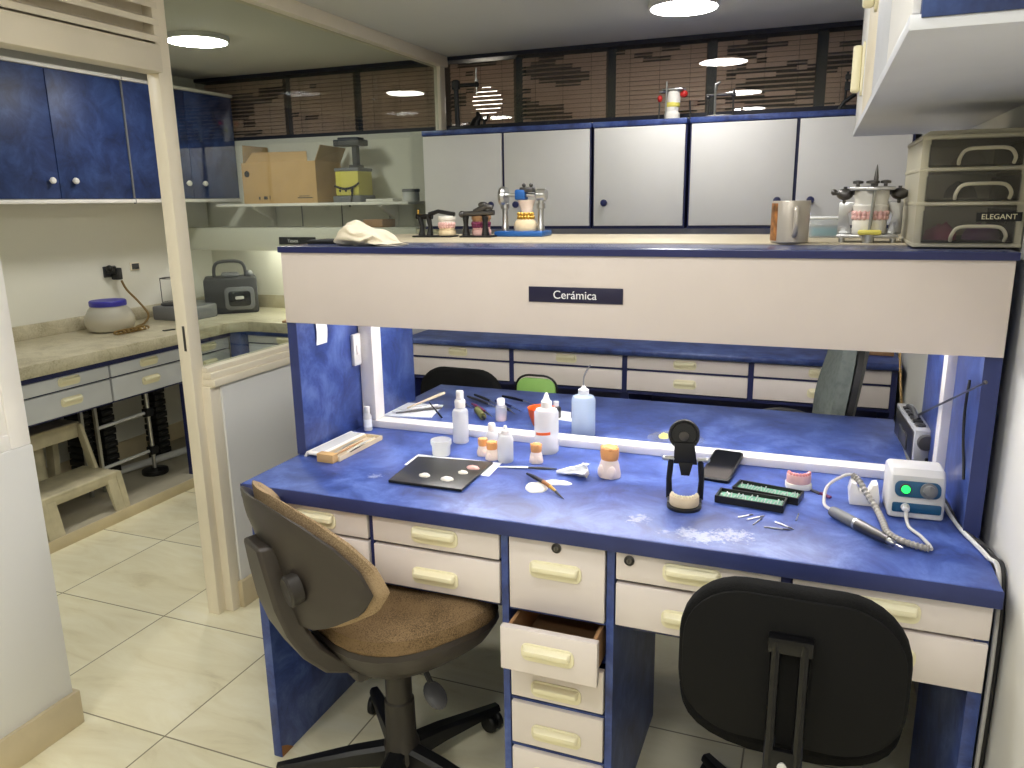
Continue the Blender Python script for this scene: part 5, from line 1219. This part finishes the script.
b = MB(); b.lathe([(0.031,0.060),(0.033,0.064),(0.033,0.076),(0.031,0.080)], (0.002,0,0), 24, sy=.85); b.build('wax_band', 'yellow', t)
b = MB(); b.lathe([(0.030,0.078),(0.030,0.10),(0.026,0.132)], (0.006,0,0), 24, sy=.85); b.build('upper_cast', 'plaster', t)
t = thing('articulator', 'empty grey metal articulator on the middle wall cabinet, right of the red-knobbed one', 'articulator', (-0.465, 3.80, 1.80), 0, 'articulators on the wall cabinets')
MB().box(-0.05, 0.065, -0.03, 0.03, 0, 0.014, 0.003).build('base', 'dsteel', t)
for x, h in ((-0.045, .105), (0.066, .125)): MB().cyl((x, 0, 0.01), (x, 0, h), 0.0045, n=10).build('post', 'dsteel', t)
b = MB(); b.tube([(-0.055,0,0.102),(0.075,0,0.102)], 0.006, 8); b.sphere((-0.045,0,0.095), 0.011, 10, 8); b.sphere((0.066,0,0.10), 0.012, 10, 8); b.build('cross_bar', 'dsteel', t)
b = MB(); b.cyl((-0.012,-0.02,0.01),(-0.012,-0.02,0.125),0.005,n=10); b.tube([(-0.012,-.02,0.122),(-0.010,-.02,0.145),(0.008,-.02,0.155)], [0.008,0.008,0.005], 10); b.build('pin', 'steel', t)
t = thing('articulator', 'dark articulator partly hidden by the hanging cabinet', 'articulator', (0.075, 3.78, 1.80), 0, 'articulators on the wall cabinets')
MB().box(-0.04, 0.05, -0.03, 0.03, 0, 0.012, 0.003).build('base', 'black', t)
b = MB(); b.cyl((-0.012,0,0.01),(-0.006,0,0.16),0.005,n=10); b.tube([(-0.03,0,0.012),(-.012,0,.04),(0.03,0,0.07)], 0.009, 8); b.box(-0.016,0.02,-.01,.01,0.085,0.12,.002); b.box(-0.016,0.03,-.01,.01,0.13,0.15,.002); b.build('frame', 'black', t)
t = thing('flat_tool', 'small dark flat tool lying on top of the second cabinet door', 'tool', (-1.235, 3.72, 1.80))
MB().box(-0.03, 0.03, -0.01, 0.01, 0, 0.008, 0.002).build('body', 'black', t); MB().sphere((-0.012, 0, 0.010), (0.006, 0.006, 0.005), 8, 6).build('button', 'dgrey', t)

# ------------------------------------------------------------------ left room things
t = thing('storage_jar', 'round cloudy plastic jar with a blue lid on the stone counter', 'jar', (-3.42, 2.99, 0.82))
b = MB(); b.lathe([(0.085,0),(0.105,0.008),(0.120,0.04),(0.118,0.075),(0.098,0.115),(0.083,0.128),(0.083,0.136)], n=36); b.build('body', 'jarpl', t)
b = MB(); b.lathe([(0.0005,0.003),(0.10,0.006),(0.114,0.04),(0.112,0.07),(0.05,0.076),(0.0005,0.074)], n=32); b.build('contents', 'cplaster', t)
b = MB(); b.lathe([(0.087,0.132),(0.089,0.136),(0.089,0.155),(0.085,0.160),(0.0005,0.161)], n=36); b.build('lid', 'bluelid', t)
t = thing('wall_plug', 'black plug in the wall socket above the blue-lidded jar', 'plug', (XL, 3.20, 1.105))
MB().box(0, 0.010, -0.04, 0.04, -0.03, 0.03, 0.003).build('socket_plate', 'brownbar' if 0 else 'dgrey', t)
b = MB(); b.box(0.01, 0.05, -0.035, 0.01, -0.01, 0.03, 0.006); b.box(0.01, 0.06, 0.0, 0.035, -0.045, 0.02, 0.006); b.sphere((0.04,-0.03,0.02), (0.02,0.018,0.018), 10, 8); b.build('plug_body', 'black', t)
t = thing('wall_socket', 'small dark socket on the wall right of the black plug', 'socket', (XL, 3.375, 1.12))
MB().box(0, 0.008, -0.032, 0.032, -0.022, 0.022, 0.002).build('plate', 'cream', t); MB().box(0.008, 0.012, -0.024, 0.024, -0.016, 0.016, 0.001).build('insert', 'dgrey', t)
pth = smoothpath([(XL+.055,3.225,1.055),(XL+.06,3.25,1.0),(XL+.08,3.30,0.93),(XL+.13,3.31,0.86),(XL+.19,3.22,0.826),(-3.36,3.10,0.826),(-3.27,3.00,0.826)], 6)
cord = MB().tube(pth, 0.006, 8)
for k in range(7):
    cy = 2.90 + k*0.026
    cord.tube([(-3.265 + 0.03*math.cos(a) , cy + 0.02*math.sin(a), 0.832 + 0.006*math.sin(a*1.0)) for a in [2*PI*i/14 for i in range(14)]], 0.0045, 6)
cd = cord.build('coiled_flex', 'brownc'); tag(cd, 'brown cord coiled on the stone counter below the plug', 'cord')
single('black_wire_end', MB().tube(smoothpath([(-3.08,2.17,0.826),(-3.10,2.20,0.84),(-3.13,2.19,0.85),(-3.14,2.15,0.826)],5), 0.006, 8), 'blackc', 'short black wire loop at the near end of the stone counter', 'wire')
single('flat_clip', MB().box(-0.03, 0.03, -0.012, 0.012, 0, 0.005, 0.002), 'black', 'small black clip lying on the stone counter left of the cream post', 'clip', (-3.12, 3.08, 0.82), 1.2)
t = thing('scale', 'grey laboratory scale with wire draught cage behind the cream post', 'scale', (-3.37, 3.46, 0.82), 0.0)
MB().box(-0.13, 0.13, -0.11, 0.12, 0.0, 0.078, 0.008).build('housing', 'mgrey', t)
b = MB(); b.lathe([(0.07,0.078),(0.072,0.082),(0.072,0.090),(0.0005,0.091)], (-0.05,-.02,0), 28); b.build('pan', 'dgrey', t)
b = MB()
for k in range(4):
    a = PI/4 + k*PI/2; b.cyl((-0.05+.062*math.cos(a), -.02+.062*math.sin(a), 0.09), (-0.05+.062*math.cos(a), -.02+.062*math.sin(a), 0.235), 0.0022, n=6)
for z in (0.095, 0.232): b.tube([(-0.05+.062*math.cos(a), -.02+.062*math.sin(a), z) for a in [2*PI*i/24 for i in range(25)]], 0.0022, 6)
b.cyl((-0.05,-.10,0.236),(-0.05,.06,0.236),0.003,n=6)
b.build('cage', 'dsteel', t)
t = thing('furnace', 'dark grey bench machine with a carrying handle and rounded front window behind the glass', 'machine', (-3.30, 3.78, 0.82), math.radians(40))
MB().box(-0.15, 0.15, -0.12, 0.12, 0.0, 0.21, 0.014).build('housing', 'dgrey', t)
b = MB(); b.tube(smoothpath([(-0.09,0,0.205),(-0.085,0,0.27),(-0.05,0,0.30),(0.05,0,0.30),(0.085,0,0.27),(0.09,0,0.205)],5), 0.010, 10); b.build('handle', 'dgrey', t)
b = MB(); b.box(-0.05, 0.05, -0.05, 0.05, 0.21, 0.235, 0.01); b.sphere((0.11,0,0.225), 0.022, 12, 8); b.build('lid', 'mgrey', t)
b = MB(); b.prism(rrect(0.17, 0.135, 0.03, 6, 0.045, 0.09), -0.135, -0.119, 'Y', 0.006); b.build('door', 'mgrey', t)
b = MB(); b.prism(rrect(0.125, 0.09, 0.02, 6, 0.045, 0.09), -0.138, -0.134, 'Y', 0.001); b.build('window', 'screen', t)
b = MB(); b.prism(rrect(0.05, 0.018, 0.008, 4, 0.045, 0.095), -0.142, -0.137, 'Y', 0.001); b.build('badge', 'lgrey', t)
MB().box(-0.22, -0.15, -0.09, 0.05, 0.0, 0.075, 0.008).build('side_box', 'mgrey', t)
# shelf things
SZ = 1.456
t = thing('cardboard_box', 'open cardboard box with raised flaps on the wall shelf', 'box', (-2.845, 3.855, SZ), 0.0)
b = MB(); x0, x1, y0, y1, h = -0.255, 0.245, -0.125, 0.125, 0.225
b.box(x0, x1, y0, y0+.004, 0, h); b.box(x0, x1, y1-.004, y1, 0, h); b.box(x0, x0+.004, y0+.004, y1-.004, 0, h); b.box(x1-.004, x1, y0+.004, y1-.004, 0, h); b.box(x0, x1, y0+.004, y1-.004, 0, .004); b.build('box_body', 'card', t)
def flap(P, name='flap', m='card'):
    b = MB(); n = (Vector(P[1])-Vector(P[0])).cross(Vector(P[3])-Vector(P[0])).normalized()*0.002
    b.hexa([tuple(Vector(p)-n) for p in P] + [tuple(Vector(p)+n) for p in P]); b.build(name, m, t)
flap([(x0+.03,y0,h),(x1-.05,y0,h),(x1-.10,y0+.07,h+.055),(x0+.02,y0+.08,h+.06)])
flap([(x0,y1,h),(x0,y0+.02,h),(x0-.005,y0+.03,h+.10),(x0-.005,y1,h+.10)], m='cardin')
flap([(x1,y0,h),(x1,y1,h),(x1+.045,y1-.01,h+.075),(x1+.02,y0+.03,h+.085)], m='cardin')
b = MB()
b.box(x0+.14, x0+.165, y0-.0008, y0, 0.022, 0.040); b.box(x0+.18, x0+.185, y0-.0008, y0, 0.022, 0.044); b.box(x0+.105, x0+.115, y0-.0008, y0, 0.022, 0.038)
b.box(x1-.13, x1-.03, y0-.0008, y0, 0.026, 0.031); b.box(x1-.12, x1-.05, y0-.0008, y0, 0.036, 0.040)
b.lathe([(0.018,0),(0.018,-0.0008)], (x0+.035, y0, 0.165), 20, axis='Y'); b.build('printed_marks', 'dgrey', t)
t = thing('vibrator', 'yellow bench vibrator with a grey arm and black strap on the wall shelf', 'machine', (-2.43, 3.85, SZ)); t.scale = (0.82, 0.82, 1.03)
MB().box(-0.115, 0.10, -0.10, 0.10, 0.0, 0.035, 0.006).build('foot', 'mgrey', t)
MB().box(-0.095, 0.085, -0.09, 0.09, 0.035, 0.165, 0.008).build('housing', 'yellow', t)
b = MB(); b.box(-0.10, 0.09, -0.094, 0.094, 0.160, 0.178, 0.006); b.build('cover', 'mgrey', t)
b = MB(); b.box(0.002, 0.04, -0.02, 0.02, 0.178, 0.30, 0.004); b.cyl((0.02,0,0.178),(0.02,0,0.195),0.05,n=20); b.build('post', 'dgrey', t)
b = MB(); b.box(-0.115, 0.085, -0.06, 0.06, 0.292, 0.325, 0.005); b.box(-0.085, 0.06, -0.05, 0.05, 0.325, 0.336, 0.003); b.build('table', 'dgrey', t)
b = MB(); b.tube(smoothpath([(-0.10,-0.093,0.085),(-0.02,-0.098,0.07),(0.05,-0.098,0.08),(0.088,-0.09,0.10)],5), 0.006, 8); b.tube([(0.045,-0.10,0.078),(0.03,-0.105,0.0),(0.018,-0.115,-0.02)], [0.006,0.007,0.009], 8); b.build('strap', 'black', t)
for k in range(3):
    b = MB(); b.lathe([(0.007,0),(0.007,-0.005),(0.0005,-0.006)], (-0.06+k*.045, -0.09, 0.06), 12, axis='Y'); b.build('switch', 'dgrey', t)
t = thing('tub', 'small grey-white lidded tub at the right end of the wall shelf', 'tub', (-2.085, 3.86, SZ))
b = MB(); b.lathe([(0.042,0),(0.045,0.004),(0.046,0.05)], n=28); b.build('body', 'lgrey', t); b = MB(); b.lathe([(0.049,0.049),(0.049,0.062),(0.045,0.066),(0.0005,0.066)], n=28); b.build('lid', 'mgrey', t)
single('plaster_tray', MB().box(-0.085, 0.085, -0.05, 0.05, 0, 0.016, 0.004), 'plaster', 'flat white tray on the wall shelf between the vibrator and the tub', 'tray', (-2.245, 3.84, SZ))
single('wood_block', MB().box(-0.065, 0.065, -0.06, 0.06, 0, 0.042, 0.002), 'wood', 'brown wooden block standing on the wall hood', 'block', (-2.275, 3.83, 1.32), -0.1)
single('wood_offcut', MB().box(-0.10, 0.10, -0.05, 0.05, 0, 0.012, 0.003), 'wood', 'flat brown offcut on the stone counter beside the overhead panel', 'offcut', (-2.62, 3.54, 0.82), 0.35)
# step stool
t = thing('step_stool', 'stained cream plastic two-step stool under the stone counter', 'stool', (-3.2, 2.38, 0.05))
Y0, Y1 = -0.205, 0.205
def tread(x0, x1, z, sk, name):
    b = MB(); b.box(x0, x1, Y0, Y1, z-0.022, z, 0.008, 3); b.box(x1-.016, x1, Y0+.004, Y1-.004, z-sk, z-.010, 0.004); b.build(name, 'stool', t)
tread(-0.265, -0.040, 0.405, 0.075, 'upper_step'); tread(-0.06, 0.170, 0.180, 0.05, 'lower_step')
for s_ in (0, 1):
    ya, yb = (Y0, Y0+.02) if s_ == 0 else (Y1-.02, Y1)
    b = MB(); b.prism([(-0.060,0.395),(-0.024,0.395),(0.045,0.170),(0.0,0.170)], ya, yb, 'Y', 0.004); b.build('side_rail', 'stool', t)
    for nm, P in (('leg', [(0.120,0.175),(0.170,0.175),(0.205,0.0),(0.150,0.0)]), ('leg', [(-0.265,0.395),(-0.215,0.395),(-0.245,0.0),(-0.300,0.0)])):
        b = MB(); b.prism(P, ya - (.012 if s_ == 0 else 0), yb + (.012 if s_ else 0), 'Y', 0.004)
        if P[0][0] > 0: b.prism([(0.135,0.16),(0.168,0.16),(0.203,0.0),(0.190,0.0)], ya if s_ == 0 else yb-.07, ya+.07 if s_ == 0 else yb, 'Y', 0.004)
        b.build(nm, 'stool', t)
b = MB(); b.cyl((-0.14,0.03,0.0),(-0.14,0.03,0.385),0.035,n=18); b.build('core_post', 'stool', t)
# things under the stone counter
def ribbed(y, x, z1, label):
    t = thing('ribbed_stack', label, 'stack', (x, y, 0.05), 0, 'black ribbed stacks under the stone counter')
    b = MB(); n = int((z1-.05)/.035)
    for k in range(n): b.box(-0.05, 0.05, -0.036 - .004*(k%2), 0.036 + .004*(k%2), k*.035, k*.035+.031, 0.004)
    b.build('body', 'black', t)
    b = MB()
    for k in range(n): b.box(0.05, 0.053, -0.022, 0.022, k*.035+.012, k*.035+.017)
    b.build('ridges', 'dgrey', t)
ribbed(2.755, -3.47, 0.50, 'black ribbed stack behind the stool'); ribbed(2.855, -3.42, 0.50, 'black ribbed stack left of the chrome stand'); ribbed(3.205, -3.42, 0.50, 'black ribbed stack right of the chrome stand')
t = thing('chrome_stand', 'chrome stand with round black foot and two crossbars under the stone counter', 'stand', (-3.25, 3.0, 0.05))
MB().lathe([(0.066,0),(0.068,0.006),(0.066,0.022),(0.03,0.026),(0.012,0.03)], n=32).build('foot', 'black', t)
MB().cyl((0,0,0.02),(0,0,0.44),0.011,n=14).build('rod', 'steel', t)
for z in (0.13, 0.34):
    MB().tube([(-0.02,-0.30,z-.01),(0,0.01,z)], 0.009, 8).build('crossbar', 'lgrey', t)
    b = MB(); b.box(-0.02, 0.02, -0.024, 0.024, z-.022, z+.022, 0.005); b.sphere((0.0,0.03,z), (0.012,0.01,0.012), 8, 6); b.build('clamp', 'black', t)
MB().box(-0.03, -0.014, -0.31, -0.295, 0.0, 0.47).build('upright', 'steel', t)
MB().box(-0.03, -0.014, -0.39, -0.375, 0.0, 0.47).build('upright', 'steel', t)
single('pipe', MB().tube(smoothpath([(-3.50,1.6,0.075),(-3.45,2.6,0.075),(-3.38,3.0,0.075),(-3.30,3.45,0.075)],5), 0.02, 10), 'lgrey', 'pale pipe running along the plinth under the stone counter', 'pipe')
#--END-PART-2
scn.view_settings.view_transform = 'Standard'; scn.view_settings.look = 'None'; scn.view_settings.gamma = 1; scn.view_settings.use_curve_mapping = False
scn.view_settings.exposure = 1.3
w_ = bpy.data.worlds.new('world'); scn.world = w_; w_.use_nodes = True
w_.node_tree.nodes['Background'].inputs[0].default_value = (0.6, 0.62, 0.65, 1); w_.node_tree.nodes['Background'].inputs[1].default_value = 0.15
scn.cycles.max_bounces = 10; scn.cycles.transparent_max_bounces = 24; scn.cycles.use_denoising = True; scn.cycles.sample_clamp_indirect = 6.0; scn.cycles.caustics_reflective = False; scn.cycles.caustics_refractive = False
